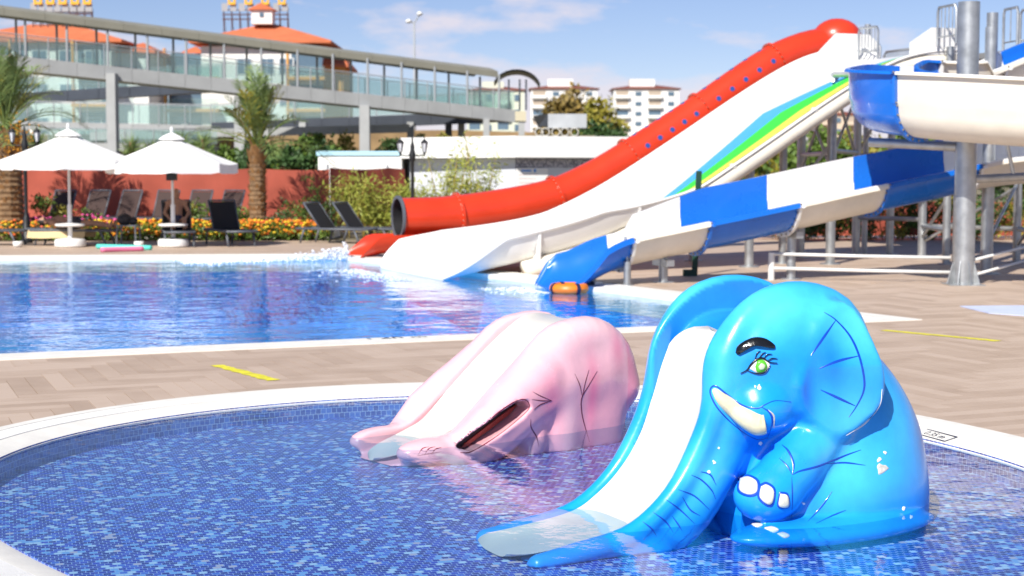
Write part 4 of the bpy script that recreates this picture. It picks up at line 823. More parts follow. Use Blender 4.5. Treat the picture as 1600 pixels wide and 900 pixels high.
# ---- white pipe barrier round the tower foot
pb = empty('pipe_barrier', (*G(1205, 436)[:2], 0), 'low white pipe barrier running to the thick tower column', 'barrier')
q0, q1 = G(1205, 437), BIG; b = MB(); b.cyl(q0, (q0[0], q0[1], 0.42), 0.05, n=12); b.build('post', M_wpipe, pb, smooth=True, auto=40)
for z, a, c in ((0.40, q0, G(1480, 441)), (0.18, q0, G(1480, 441))):
    b = MB(); b.tube([(a[0], a[1], z), ((a[0] + c[0]) / 2, (a[1] + c[1]) / 2, z - 0.02), (c[0], c[1] - 0.17, z - 0.02)], 0.026, 8); b.build('pipe', M_wpipe, pb, smooth=True)
c2 = G(1650, 425)
for z in (0.40, 0.18): b = MB(); b.tube([(BIG[0] + 0.17, BIG[1], z - 0.02), (c2[0], c2[1], z + 0.15)], 0.022, 8); b.build('pipe', M_wpipe, pb, smooth=True)
gq = G(1085, 431); b = MB(); b.beam((gq[0], gq[1], 0), (gq[0] + 0.06, gq[1], 1.68), 0.09, 0.05, (0, 1, 0)); b.box((gq[0] - 0.08, gq[1], 0.05), (0.2, 0.16, 0.10)); b.build('green_pole', M_dgreen, origin=(gq[0], gq[1], 0), label='slim dark green pole standing in front of the white and blue slides', cat='pole')
# ---- life ring on the water
lr = G(889, 457, -0.05); M_or = mat('orange life ring shell', (0.78, 0.20, 0.015), 0.45, var=0.08, vscale=9); M_nv = mat('navy strap', (0.012, 0.015, 0.06), 0.7)
e = empty('life_ring', lr, 'orange life ring with dark straps floating by the blue slide end', 'life ring')
b = MB(); rr = [(0.21 + 0.072 * math.cos(a), 0.06 + 0.075 * math.sin(a)) for a in np.linspace(0, 2 * math.pi, 13)]; b.lathe(lr, rr, 36, cap=False); b.build('ring', M_or, e, smooth=True)
for a in (0.5, 2.1, 3.6, 5.2):
    b = MB(); d = np.array([math.cos(a), math.sin(a), 0]); t_ = np.array([-d[1], d[0], 0]); rows = [[lr + d * (0.21 + 0.078 * math.cos(q)) + t_ * s_ + np.array([0, 0, 0.06 + 0.081 * math.sin(q)]) for s_ in (-0.03, 0.03)] for q in np.linspace(0, 2 * math.pi, 17)]; b.grid(np.array(rows)); b.build('strap', M_nv, e, smooth=True)
# ---- splash under the red tray
M_foam = mat('white water foam', (0.85, 0.88, 0.92), 0.5)
b = MB(); sp0 = np.array(lpt(RP, te - 0.1, 0, -0.03))
for i in range(1500):
    f_ = random.random() ** 2.0; q = sp0 + np.array([*(-SD * (f_ * 3.2) + SW * random.gauss(0, 0.10 + 0.30 * f_)), 0]); z = -0.04 + abs(random.gauss(0, 1)) * 0.12 * (1 - f_) ** 2.5
    b.ball((q[0], q[1], z), (random.uniform(0.008, 0.035), random.uniform(0.008, 0.035), random.uniform(0.006, 0.02)), 4)
b.build('splash', M_foam, smooth=True, kind='stuff', fix=False)
b = MB()
for i in range(260):
    q = np.array(lpt(L0, -0.75 - abs(random.gauss(0, 0.35)), -random.uniform(-0.1, WID + 0.1), 0)); b.ball((q[0], q[1], -0.045), (random.uniform(0.01, 0.05), random.uniform(0.01, 0.05), 0.006), 4)
for i in range(200):
    q = np.array(lpt(BP, -0.35 - abs(random.gauss(0, 0.3)), random.uniform(-0.6, 0.6), 0)); b.ball((q[0], q[1], -0.045), (random.uniform(0.01, 0.045), random.uniform(0.01, 0.045), 0.006), 4)
b.build('foam', M_foam, smooth=True, kind='stuff', fix=False)
# ================================================================ POOLSIDE FURNITURE AND GARDEN
M_canvas = mat('white canvas', (0.86, 0.85, 0.82), 0.8, var=0.03, vscale=4)
M_wplas = mat('white plastic', (0.80, 0.80, 0.78), 0.45, var=0.05, vscale=7)
M_wmetal = mat('white pole', (0.75, 0.74, 0.72), 0.4)
M_anth = mat('anthracite frame', (0.10, 0.11, 0.13), 0.5, var=0.1, vscale=9)
M_blk = mat('black mesh fabric', (0.015, 0.014, 0.014), 0.75, var=0.3, vscale=30)
M_brn = mat('brown mesh fabric', (0.045, 0.022, 0.018), 0.75, var=0.3, vscale=30)
M_iron = mat('black cast iron', (0.010, 0.011, 0.013), 0.5, var=0.2, vscale=9)
M_lampg = mat('frosted lamp glass', (0.62, 0.64, 0.68), 0.35)
# ---- parasols
def parasol(c, top, half, label):
    e = empty('parasol', c, label, 'parasol', 'white parasols by the pool'); c = V3(c); ez = top - 0.62
    for k in range(8):                      # eight panels with a hanging valance
        a0, a1 = math.pi * 2 * k / 8 + 0.2, math.pi * 2 * (k + 1) / 8 + 0.2; b = MB(); rows = []
        for f_ in np.linspace(0.04, 1, 7):
            row = []
            for g_ in np.linspace(0, 1, 6):
                p = np.array([math.cos(a0), math.sin(a0)]) * (1 - g_) + np.array([math.cos(a1), math.sin(a1)]) * g_; sag = 0.10 * f_ * math.sin(math.pi * g_) * 0.6 + 0.05 * math.sin(math.pi * f_)
                row.append(c + np.array([p[0] * half * f_, p[1] * half * f_, top - (top - ez) * f_ - sag * 0.5]))
            rows.append(row)
        rows.append([q + np.array([0, 0, -0.20 - 0.01 * math.sin(j * 2.0)]) for j, q in enumerate(rows[-1])])
        b.grid(np.array(rows)); b.build('canopy_panel', M_canvas, e, smooth=True, auto=35)
    b = MB(); rows = [[c + np.array([r * math.cos(a), r * math.sin(a), z]) for a in np.linspace(0, 2 * math.pi, 17)] for r, z in ((0.02, top + 0.07), (0.20, top - 0.01), (0.30, top - 0.09))]; b.grid(np.array(rows)); b.build('vent_cap', M_canvas, e, smooth=True)
    b = MB(); b.lathe(c, [(0.012, top + 0.06), (0.035, top + 0.10), (0.03, top + 0.17), (0.008, top + 0.2)], 10); b.build('finial', M_wplas, e, smooth=True)
    b = MB(); b.cyl(c, c + np.array([0, 0, top]), 0.03, n=12); b.build('pole', M_wmetal, e, smooth=True, auto=40)
    b = MB(); b.cyl(c, c + np.array([0, 0, 0.95]), 0.05, n=12); b.build('pole_sleeve', M_wplas, e, smooth=True, auto=40)
    b = MB(); b.lathe(c + np.array([0, 0, 0.46]), [(0.05, 0.0), (0.30, 0.0), (0.33, 0.03), (0.31, 0.055), (0.06, 0.08)], 24); b.build('ring_table', M_wplas, e, smooth=True, auto=40)
    b = MB(); b.lathe(c, [(0.30, 0), (0.34, 0.03), (0.34, 0.14), (0.31, 0.18), (0.10, 0.20)], 24); b.build('base', M_wplas, e, smooth=True, auto=40)
    for k in range(8):
        a = math.pi * 2 * k / 8 + 0.2; d = np.array([math.cos(a), math.sin(a), 0]); b = MB(); b.cyl(c + d * 0.05 + np.array([0, 0, top - 0.62]), c + d * half * 0.55 + np.array([0, 0, top - 0.42]), 0.011, n=6); b.build('rib', M_wmetal, e)
    return e
U1 = G(110, 386); U2 = G(271, 386)
parasol(U1, 2.55, 1.47, 'white parasol over the sunbather on a tan towel beside tall lamp post')
parasol(U2, 2.47, 1.44, 'white parasol with dark speaker box on its pole, nearest the single black lounger')
b = MB(); b.box((U2[0], U2[1] - 0.06, 1.62), (0.22, 0.14, 0.28)); b.build('speaker_box', M_iron, origin=(U2[0], U2[1] - 0.06, 1.48), label='small dark box strapped under the parasol canopy', cat='speaker')
# ---- loungers: local x runs from head (-) to foot (+)
def lounger(back, fab, label, group):
    e = empty('sun_lounger', (0, 0, 0), label, 'sun lounger', group); Lh = 0.72
    b = MB()
    for s_ in (-0.32, 0.32): b.tube([(-0.95, s_, 0.34), (0.95, s_, 0.34)], 0.028, 8)
    b.tube([(0.95, -0.32, 0.34), (0.95, 0.32, 0.34)], 0.026, 8); b.tube([(-0.95, -0.32, 0.34), (-0.95, 0.32, 0.34)], 0.026, 8); b.build('frame', M_anth, e, smooth=True)
    b = MB(); b.box((0.32, 0, 0.352), (1.24, 0.58, 0.012)); b.build('seat_sling', fab, e)
    ca, sa = math.cos(back), math.sin(back); hx_ = -0.28
    b = MB(); P_ = lambda u, v, w: (hx_ - u * ca - w * sa, v, 0.36 + u * sa - w * ca * -1); b.prism([P_(0, -0.29, 0), P_(0.70, -0.29, 0), P_(0.70, 0.29, 0), P_(0, 0.29, 0)], (sa * 0.012, 0, ca * 0.012)); b.build('back_sling', fab, e)
    b = MB()
    for s_ in (-0.31, 0.31): b.tube([P_(0, s_, 0), P_(0.74, s_, 0)], 0.022, 8)
    b.tube([P_(0.74, -0.31, 0), P_(0.74, 0.31, 0)], 0.022, 8); b.build('back_frame', M_anth, e, smooth=True)
    for x, dx in ((-0.72, -0.12), (0.68, 0.14)):
        for s_ in (-0.31, 0.31): b = MB(); b.tube([(x, s_, 0.33), (x + dx * 0.6, s_, 0.15), (x + dx, s_, 0.0)], [0.03, 0.026, 0.022], 8); b.build('leg', M_anth, e, smooth=True)
    return e
def put(e, px, py, ang, lab=None, grp=None, first=False):
    g = G(px, py)
    o = e if first else copy_tree(e)
    o.location = Vector(g); o.rotation_euler = (0, 0, ang)
    if lab: o['label'] = lab
    if grp: o['group'] = grp
    return o
flat = lounger(0.02, M_blk, 'flat grey lounger spread with a tan towel under parasol', 'loungers on the pool deck')
put(flat, 118, 383, R(-4), first=True)
put(flat, -22, 383, R(-3), 'flat grey lounger cut off beside the black lamp post')
up = lounger(R(62), M_blk, 'single black lounger with raised back right of the white parasols', 'loungers on the pool deck')
put(up, 360, 383, R(-62), first=True)
put(up, 278, 384, R(-75), 'raised black lounger with a person resting under the parasol')
pr = lounger(R(52), M_blk, 'pair of black raised loungers standing beside the red slide mouth', 'twin loungers by the red slide')
put(pr, 527, 380, R(-28), first=True); put(pr, 572, 379, R(-28))
bk = lounger(R(66), M_brn, 'brown lounger with raised back standing against the red screen fence', 'brown loungers along the fence')
for i, x in enumerate((84, 137, 186, 247, 298, 347)):
    o = put(bk, x, 366 - (i % 2), R(-108 - 4 * (i % 3)), first=(i == 0))
    o.location.y = 40.1; o.location.x = (x - 800) / FPX * 40.1; o.location.z = 0.16
bkp = MB(); bkp.prism([(-14, 39.4, 0), (-4.5, 39.4, 0), (-4.5, 41.4, 0), (-14, 41.4, 0)], (0, 0, 0.16)); bkp.build('terrace', M_cop, kind='structure')
# towel
g = G(118, 383); b = MB(); rows = []
for x in np.linspace(-0.98, 0.35, 14): rows.append([(g[0] + x * math.cos(R(-4)) - y * math.sin(R(-4)), g[1] + x * math.sin(R(-4)) + y * math.cos(R(-4)), 0.375 + 0.006 * math.sin(x * 9 + y * 5) - (0.22 * max(0, abs(y) - 0.31) / 0.12)) for y in (-0.42, -0.37, -0.31, -0.15, 0, 0.15, 0.31, 0.37, 0.42)])
b.grid(np.array(rows)); b.build('towel', mat('tan towel', (0.62, 0.48, 0.26), 0.9, var=0.1, vscale=20), origin=(g[0], g[1], 0.37), smooth=True, label='tan towel draped over the flat lounger under the sunbather', cat='towel')
# side tables
def side_table(px, py, label):
    g = G(px, py); e = empty('side_table', g, label, 'table'); b = MB(); b.box((g[0], g[1], 0.47), (0.46, 0.46, 0.03)); b.build('table_top', M_anth, e)
    for sx in (-0.2, 0.2):
        for sy in (-0.2, 0.2): b = MB(); b.cyl((g[0] + sx * 1.1, g[1] + sy * 1.1, 0), (g[0] + sx, g[1] + sy, 0.46), 0.02, n=8); b.build('leg', M_anth, e)
    return g
g = side_table(201, 385, 'dark square side table between the parasols with a black bag on it')
b = MB(); b.ball((g[0] - 0.08, g[1], 0.60), (0.17, 0.12, 0.14), 12); b.ball((g[0] + 0.11, g[1], 0.57), (0.11, 0.1, 0.10), 10); b.tube([(g[0] - 0.18, g[1], 0.66), (g[0] - 0.10, g[1], 0.80), (g[0], g[1], 0.66)], 0.012, 6); b.build('bag', mat('black bag', (0.02, 0.018, 0.022), 0.7, var=0.4, vscale=12), origin=(g[0], g[1], 0.485), smooth=True, label='black beach bag on the dark side table', cat='bag')
for px, py, nm in ((28, 386, 'white cup standing on the deck by the lamp post'), (217, 386, 'white bowl standing on the deck under the side table')):
    g = G(px, py); b = MB(); b.lathe(g, [(0.05, 0), (0.10, 0.02), (0.11, 0.12), (0.10, 0.125), (0.08, 0.04)], 14); b.build('bowl', M_wplas, origin=g, smooth=True, label=nm, cat='bowl')
# pool noodles
for (x0, y0, x1, y1, c, nm, rgb) in ((152, 389, 236, 391, 0, 'turquoise foam pool noodle lying at the pool edge', (0.10, 0.62, 0.52)), (158, 394.5, 224, 392.5, 1, 'pink foam pool noodle lying beside the turquoise one', (0.75, 0.20, 0.36))):
    a_, b_ = G(x0, y0), G(x1, y1); b = MB(); b.tube(spline([a_ + (0, 0, 0.055), (a_ + b_) / 2 + np.array([0, 0.04, 0.055]), b_ + (0, 0, 0.055)], 6), 0.05, 14); b.build('pool_noodle', mat('foam ' + nm[:5], rgb, 0.8), origin=a_, smooth=True, label=nm, cat='pool noodle')
# yellow marking tapes and the pale mat on the deck
M_tape = mat('yellow tape', (0.72, 0.66, 0.03), 0.55, var=0.25, vscale=12)
def tape(p0, p1, w, label):
    a_, b_ = G(*p0), G(*p1); d = (b_ - a_) / np.linalg.norm(b_ - a_); s_ = np.array([-d[1], d[0], 0]); b = MB(); n_ = 24; rows = []
    for i in range(n_ + 1):
        f_ = i / n_; c_ = a_ + (b_ - a_) * f_; j0, j1 = random.uniform(-.012, .012), random.uniform(-.012, .012); rows.append([c_ + s_ * (w / 2 + j0) + (0, 0, 0.0155), c_ - s_ * (w / 2 + j1) + (0, 0, 0.0155)])
    b.grid(np.array(rows)); b.build('floor_tape', M_tape, origin=a_, label=label, cat='tape', fix=False)
tape((338, 573), (428, 597), 0.11, 'short yellow tape strip worn on the deck between the two pools')
tape((1380, 518), (1560, 535), 0.11, 'long faded yellow tape strip on the deck behind the elephant')
mt = [G(x, y) for x, y in ((1500, 481), (1640, 480), (1660, 500), (1545, 492))]; b = MB(); b.prism([p + np.array([0, 0, 0.014]) for p in mt], (0, 0, 0.012)); b.build('floor_mat', mat('pale blue mat', (0.52, 0.58, 0.78), 0.7, var=0.06, vscale=3), origin=mt[0], label='pale blue mat lying on the deck near the tower', cat='mat')
# ---- lamp posts
def lantern_post(px, py, top, label):
    g = G(px, py); Y = g[1]; zt = at(px, top, Y)[2]; e = empty('lamp_post', g, label, 'lamp post'); x, y = g[0], g[1]; zl = zt - 0.42
    b = MB(); b.lathe(g, [(0.14, 0), (0.14, 0.08), (0.09, 0.12), (0.085, 0.55), (0.06, 0.62), (0.045, 0.7), (0.04, zl - 0.2), (0.07, zl - 0.15), (0.08, zl), (0.05, zl + 0.1), (0.055, zl + 0.18), (0.02, zl + 0.3), (0.025, zl + 0.36), (0.004, zl + 0.42)], 14); b.build('post', M_iron, e, smooth=True, auto=50)
    aw, k_ = 0.29, 0.70
    b = MB(); b.tube([(x - aw, y, zl - 0.02), (x - aw / 2, y, zl - 0.05), (x, y, zl - 0.02), (x + aw / 2, y, zl - 0.05), (x + aw, y, zl - 0.02)], 0.016, 8); b.build('arm', M_iron, e, smooth=True)
    for s_ in (-1, 1):
        c = (x + s_ * aw, y, zl - 0.02); b = MB(); b.lathe(c, [(0.012 * k_, -0.06 * k_), (0.03 * k_, 0.0), (0.05 * k_, 0.06 * k_), (0.06 * k_, 0.09 * k_)], 6); b.lathe(c, [(0.13 * k_, 0.40 * k_), (0.135 * k_, 0.42 * k_), (0.06 * k_, 0.50 * k_), (0.02 * k_, 0.53 * k_), (0.02 * k_, 0.57 * k_), (0.003, 0.62 * k_)], 6)
        for k in range(6): a = math.pi * k / 3; b.cyl((c[0] + 0.06 * k_ * math.cos(a), c[1] + 0.06 * k_ * math.sin(a), c[2] + 0.08 * k_), (c[0] + 0.115 * k_ * math.cos(a), c[1] + 0.115 * k_ * math.sin(a), c[2] + 0.41 * k_), 0.007, n=5)
        ln = b.build('lantern', M_iron, e); b = MB(); b.lathe(c, [(0.055 * k_, 0.09 * k_), (0.105 * k_, 0.40 * k_)], 6); b.build('glass', M_lampg, ln)
lantern_post(42, 380, 196, 'black twin-lantern lamp post beside the palm and parasol')
q = lantern_post(645, 377, 213, 'black twin-lantern lamp post in front of the white building')
# ---- people (one continuous body each)
M_skin = mat('tanned skin', (0.36, 0.19, 0.12), 0.55, attr='paint')
def person(loc, rz, pose, label, swim, hair):
    # local: x towards the feet, y left, z up
    J = pose
    def F(P):
        d = chain(P, [J['hip'], J['waist'], J['chest'], J['neck0']], [0.145, 0.125, 0.14, 0.09], 0)
        d = smin(d, cap(P, J['sl'], J['sr'], 0.075, 0.075), 0.06); d = smin(d, cap(P, J['hl'], J['hr'], 0.105, 0.105), 0.05)
        d = smin(d, cap(P, J['neck0'], J['head'], 0.055, 0.055), 0.03); hd = np.array(J['head']); d = smin(d, ell(P, hd + np.array(J['up']) * 0.05, (0.095, 0.08, 0.11) if abs(J['up'][2]) > 0.6 else (0.115, 0.08, 0.095)), 0.03)
        d = smin(d, ell(P, hd + np.array(J['up']) * 0.045 + np.array(J['face']) * 0.095, (0.022, 0.016, 0.022)), 0.015)
        for s_ in ('l', 'r'):
            d = smin(d, chain(P, [J['s' + s_], J['e' + s_], J['w' + s_]], [0.055, 0.042, 0.028]), 0.03); d = smin(d, chain(P, [J['h' + s_], J['k' + s_], J['a' + s_]], [0.092, 0.062, 0.040]), 0.04)
            d = smin(d, cap(P, J['a' + s_], J['t' + s_], 0.042, 0.028), 0.02)
            w, dr = np.array(J['w' + s_]), np.array(J['w' + s_]) - np.array(J['e' + s_]); dr = dr / np.linalg.norm(dr); sd_ = np.cross(dr, (0, 0, 1)); sd_ = sd_ / (np.linalg.norm(sd_) + 1e-6); pm_ = w + dr * 0.07
            d = smin(d, ell(P, w + dr * 0.045, (0.05, 0.045, 0.03)), 0.02)
            for k, (o_, l_) in enumerate(((-0.032, 0.075), (-0.011, 0.09), (0.011, 0.085), (0.032, 0.065))): d = smin(d, cap(P, pm_ + sd_ * o_, pm_ + sd_ * o_ * 1.25 + dr * l_ - np.array([0, 0, 0.015]), 0.010, 0.008), 0.006)
            d = smin(d, cap(P, w + dr * 0.02 + sd_ * 0.03, w + dr * 0.075 + sd_ * 0.07, 0.011, 0.009), 0.008)
        return d
    pts = np.array([v for k, v in J.items() if k not in ('up', 'face')]); lo_, hi_ = pts.min(0) - 0.24, pts.max(0) + 0.24
    P, fs = nets(F, lo_, hi_, 0.016); c = np.tile(np.array([0.36, 0.19, 0.12]), (len(P), 1)); hp = (np.array(J['hl']) + np.array(J['hr'])) / 2; c[np.linalg.norm((P - hp) / np.array([0.19, 0.30, 0.22]), axis=1) < 1] = swim
    hd = np.array(J['head']) + np.array(J['up']) * 0.05; rel = P - hd; c[(np.linalg.norm(rel, axis=1) < 0.155) & (rel @ np.array(J['face']) < 0.03) & (rel @ np.array(J['up']) > -0.05)] = hair
    e = empty('person', loc, label, 'person'); e.rotation_euler = (0, 0, rz); np_mesh('body', P, fs, M_skin, e, c); return e
lie = dict(hip=(0.02, 0, 0.51), waist=(-0.16, 0, 0.51), chest=(-0.38, 0, 0.53), neck0=(-0.54, 0, 0.53), head=(-0.70, 0, 0.54), up=(-1, 0, 0), face=(0, 0, 1), sl=(-0.48, 0.16, 0.52), sr=(-0.48, -0.16, 0.52), hl=(0.04, 0.085, 0.49), hr=(0.04, -0.085, 0.49),
           el=(-0.22, 0.27, 0.46), wl=(0.02, 0.24, 0.44), er=(-0.22, -0.27, 0.46), wr=(0.02, -0.24, 0.44), kl=(0.46, 0.11, 0.50), al=(0.86, 0.12, 0.43), tl=(0.90, 0.14, 0.55), kr=(0.46, -0.11, 0.50), ar=(0.86, -0.12, 0.43), tr=(0.90, -0.14, 0.55))
g = G(118, 383); person((g[0], g[1], 0.0), R(-4), lie, 'person in dark swimwear lying on the tan towel under parasol', np.array([0.02, 0.02, 0.03]), np.array([0.02, 0.013, 0.01]))
sit = dict(hip=(-0.16, 0, 0.51), waist=(-0.26, 0, 0.66), chest=(-0.38, 0, 0.86), neck0=(-0.45, 0, 1.01), head=(-0.47, 0, 1.13), up=(-0.2, 0, 0.98), face=(0.98, 0, 0.2), sl=(-0.42, 0.17, 0.96), sr=(-0.42, -0.17, 0.96), hl=(-0.12, 0.09, 0.48), hr=(-0.12, -0.09, 0.48),
           el=(-0.26, 0.27, 0.74), wl=(-0.02, 0.18, 0.63), er=(-0.26, -0.27, 0.74), wr=(-0.02, -0.18, 0.63), kl=(0.30, 0.12, 0.60), al=(0.64, 0.12, 0.41), tl=(0.76, 0.14, 0.45), kr=(0.30, -0.12, 0.60), ar=(0.64, -0.12, 0.41), tr=(0.76, -0.14, 0.45))
g = G(278, 384); person((g[0], g[1], 0.0), R(-75), sit, 'person in navy swimwear reclining on a raised lounger behind parasol pole', np.array([0.015, 0.02, 0.07]), np.array([0.03, 0.02, 0.014]))
# ---- red screen fence
M_scr = mat('terracotta screen cloth', (0.36, 0.075, 0.045), 0.85, var=0.12, vscale=1.2)
def screen(p0, p1, h, label, n_=60):
    p0, p1 = V3(p0), V3(p1); e = empty('screen_fence', p0, label, 'fence'); d = p1 - p0; nn = np.array([d[1], -d[0], 0]) / np.linalg.norm(d[:2]); L_ = np.linalg.norm(d); rows = []
    for z in np.linspace(0, 1, 9): rows.append([p0 + d * f_ + np.array([0, 0, 0.05 + z * (h - 0.05) - 0.05 * math.sin(math.pi * ((f_ * L_ / 2.5) % 1)) * (z > 0.9)]) + nn * (0.035 * math.sin(f_ * L_ * 2.1 + z * 3) * math.sin(z * 3.1) + 0.02 * math.sin(f_ * L_ * 5.3 - z * 4)) for f_ in np.linspace(0, 1, n_)])
    b = MB(); b.grid(np.array(rows)); b.build('cloth', M_scr, e, smooth=True)
    for k in range(int(L_ / 2.5) + 1):
        q = p0 + d * min(1, k * 2.5 / L_) - nn * 0.06; b = MB(); b.cyl(q, q + np.array([0, 0, h + 0.08]), 0.03, n=8); b.build('post', M_galv, e, smooth=True)
FY = 42.0; fc = at(515, 300, FY); fl_ = at(-40, 300, FY); hF = at(300, 263, FY)[2]
screen((fl_[0], FY, 0), (fc[0], FY, 0), hF, 'long terracotta cloth screen fence behind the brown loungers', 90)
fr_ = at(632, 300, FY + 2.6); screen((fc[0], FY, 0), (fr_[0], FY + 2.6, 0), hF + 0.02, 'short terracotta cloth screen fence turning back behind the bamboo', 24)
h0 = at(1180, 345, 40); h1 = at(1760, 345, 40); screen((h0[0], 40.0, 0), (h1[0], 40, 0), 0.95, 'low terracotta screen fence seen between the tower legs', 50)
# ---- foliage helpers
def leafmat(name, c, c2): return mat(name, c, 0.6, col2=c2, vscale=2.5)
M_lf = leafmat('fresh leaves', (0.06, 0.12, 0.02), (0.16, 0.24, 0.03)); M_lfd = leafmat('dark leaves', (0.02, 0.06, 0.015), (0.06, 0.12, 0.025)); M_lfy = leafmat('yellowing leaves', (0.16, 0.18, 0.02), (0.34, 0.26, 0.03))
M_bam = leafmat('bamboo leaves', (0.17, 0.23, 0.025), (0.42, 0.42, 0.07)); M_cane = mat('yellow cane', (0.42, 0.30, 0.06), 0.5, var=0.2, vscale=8); M_bark = mat('palm bark', (0.20, 0.12, 0.06), 0.9, var=0.4, vscale=9, bump=0.5, bscale=30)
M_aut = leafmat('autumn leaves', (0.14, 0.12, 0.03), (0.30, 0.19, 0.04)); M_palm = leafmat('palm fronds', (0.10, 0.17, 0.045), (0.22, 0.28, 0.08)); M_dry = mat('dry frond stubs', (0.34, 0.18, 0.07), 0.9, var=0.3, vscale=12)
def leaves(b, cs, n, rad, size, asp=0.4, up=0.3):
    cs = np.array(cs)
    for i in range(n):
        c = cs[random.randrange(len(cs))]; v = rng.normal(size=3); v /= np.linalg.norm(v); r = rad * random.random() ** 0.45; p = c[:3] + v * r * (c[3] if len(c) > 3 else 1)
        d = rng.normal(size=3) + np.array([0, 0, up]); d /= np.linalg.norm(d); s_ = np.cross(d, rng.normal(size=3)); s_ /= np.linalg.norm(s_); L_ = size * random.uniform(0.6, 1.3)
        b.add([p, p + d * L_ * 0.5 + s_ * L_ * asp * 0.5, p + d * L_, p + d * L_ * 0.5 - s_ * L_ * asp * 0.5], [(0, 1, 2, 3)])
def shrub(px, Y, z1, half, m, label, n=700, size=0.13, z0=0.0, name='shrub', cat='shrub', group=None, stems=5):
    x = (px - 800) / FPX * Y; e = empty(name, (x, Y, z0), label, cat, group); b = MB(); cs = []
    for k in range(14): f_ = random.random(); cs.append((x + random.uniform(-half, half) * (1 - 0.3 * f_), Y + random.uniform(-half, half) * 0.7, z0 + 0.15 + (z1 - z0 - 0.25) * f_))
    leaves(b, cs, n, half * 0.45, size); b.build('foliage', m, e, fix=False)
    for k in range(stems): c = cs[k]; b = MB(); b.tube([(x + (c[0] - x) * 0.2, Y, z0), ((c[0] + x) / 2, (c[1] + Y) / 2, (z0 + c[2]) / 2), c], [0.016, 0.012, 0.006], 5); b.build('stem', M_bark, e)
    return e
def bamboo(px, Y, z1, label, ncane=6, nleaf=900, spread=0.45, m=None):
    x = (px - 800) / FPX * Y; e = empty('bamboo_clump', (x, Y, 0), label, 'bamboo', 'bamboo clumps beside the white building'); cs = []
    for k in range(ncane):
        h = z1 * random.uniform(0.6, 1.0); dx, dy = random.gauss(0, spread * 0.5), random.gauss(0, spread * 0.4); top = np.array([x + dx * 1.6, Y + dy, h]); b = MB(); pth = spline([(x + dx * 0.6, Y + dy * 0.6, 0), (x + dx, Y + dy, h * 0.55), top], 5); b.tube(pth, np.linspace(0.016, 0.005, len(pth)), 6); b.build('cane', M_cane, e, smooth=True)
        for q in pth[3:]: cs.append((*q, 1))
    b = MB(); leaves(b, cs, int(nleaf * 0.8), 0.27, 0.15, 0.2, 0.0); b.build('foliage', m or M_bam, e, fix=False)
def palm(px, py_base, Y, ztop, label, nf, spread, trunk_r):
    x = (px - 800) / FPX * Y; e = empty('palm_tree', (x, Y, 0), label, 'palm tree', 'palms by the pool'); b = MB(); zs = np.linspace(0, ztop, 40)
    b.lathe((x, Y, 0), [(trunk_r * (1.15 - 0.25 * z / ztop) * (1 + 0.10 * (i % 2)), z) for i, z in enumerate(zs)], 12); b.build('trunk', M_bark, e)
    b = MB()
    for i in range(150):
        z = random.uniform(0.25, 1.0) * ztop; a = i * 2.4; r = trunk_r * (1.1 - 0.22 * z / ztop); d = np.array([math.cos(a), math.sin(a), 0]); p = np.array([x, Y, z]) + d * r; L_ = 0.10 + 0.10 * (z / ztop) ** 3
        t_ = np.array([-d[1], d[0], 0]) * 0.055; b.add([p - t_, p + t_, p + t_ * 0.5 + d * L_ * 0.6 + (0, 0, L_), p - t_ * 0.5 + d * L_ * 0.6 + (0, 0, L_)], [(0, 1, 2, 3)])
    o = b.build('frond_stubs', M_dry, e, fix=False, kind='stuff')
    for k in range(nf):
        a = k * 2.399 + random.uniform(-0.2, 0.2); el = R(random.uniform(15, 88) if k % 3 else random.uniform(55, 88)); L_ = spread * random.uniform(0.8, 1.1); d = np.array([math.cos(a), math.sin(a), 0]); c0 = np.array([x, Y, ztop - 0.05]); pts = []
        for f_ in np.linspace(0, 1, 9): pts.append(c0 + d * L_ * f_ * math.cos(el) * (1 - 0.1 * f_) + np.array([0, 0, L_ * (math.sin(el) * f_ - 0.34 * f_ ** 2.6 * (0.4 + math.cos(el)))]))
        b = MB(); b.tube(pts, np.linspace(0.022, 0.004, 9), 5); sp = spline(pts, 4)
        for i in range(8, len(sp) - 1):
            t_ = sp[i + 1] - sp[i]; t_ /= np.linalg.norm(t_); s_ = np.cross(t_, (0, 0, 1)); s_ /= np.linalg.norm(s_) + 1e-6; u = np.cross(s_, t_); f_ = i / len(sp); ll = L_ * 0.24 * math.sin(math.pi * min(1, 0.05 + f_ * 0.9)) + 0.05
            for sg in (-1, 1):
                q = sp[i] + rng.normal(size=3) * 0.01; dr = t_ * 0.75 + s_ * sg * 0.65 + u * 0.28 + rng.normal(size=3) * 0.08; dr /= np.linalg.norm(dr); wv = np.cross(dr, u); wv = wv / np.linalg.norm(wv) * 0.014
                tip = q + dr * ll - np.array([0, 0, 0.18 * ll]); md = q + dr * ll * 0.5; b.add([q, md + wv, tip, md - wv], [(0, 1, 2, 3)])
        b.build('frond', M_palm if k % 7 else M_lfy, e, fix=False)
palm(403, 350, 39.2, 2.30, 'palm with a bare scaly trunk and upright fronds behind the single black lounger', 34, 2.2, 0.19)
palm(12, 345, 38.6, 2.75, 'thick palm with orange fruit stalks beside the black lamp post', 44, 2.3, 0.36)
x = (30 - 800) / FPX * 38.2; b = MB()
for i in range(260): b.ball((x + random.gauss(0.0, 0.16), 38.2 + random.gauss(0, 0.08), 2.45 + random.gauss(0, 0.22)), 0.022, 5)
b.build('date_cluster', mat('orange dates', (0.62, 0.28, 0.02), 0.5), kind='stuff', smooth=True, fix=False)
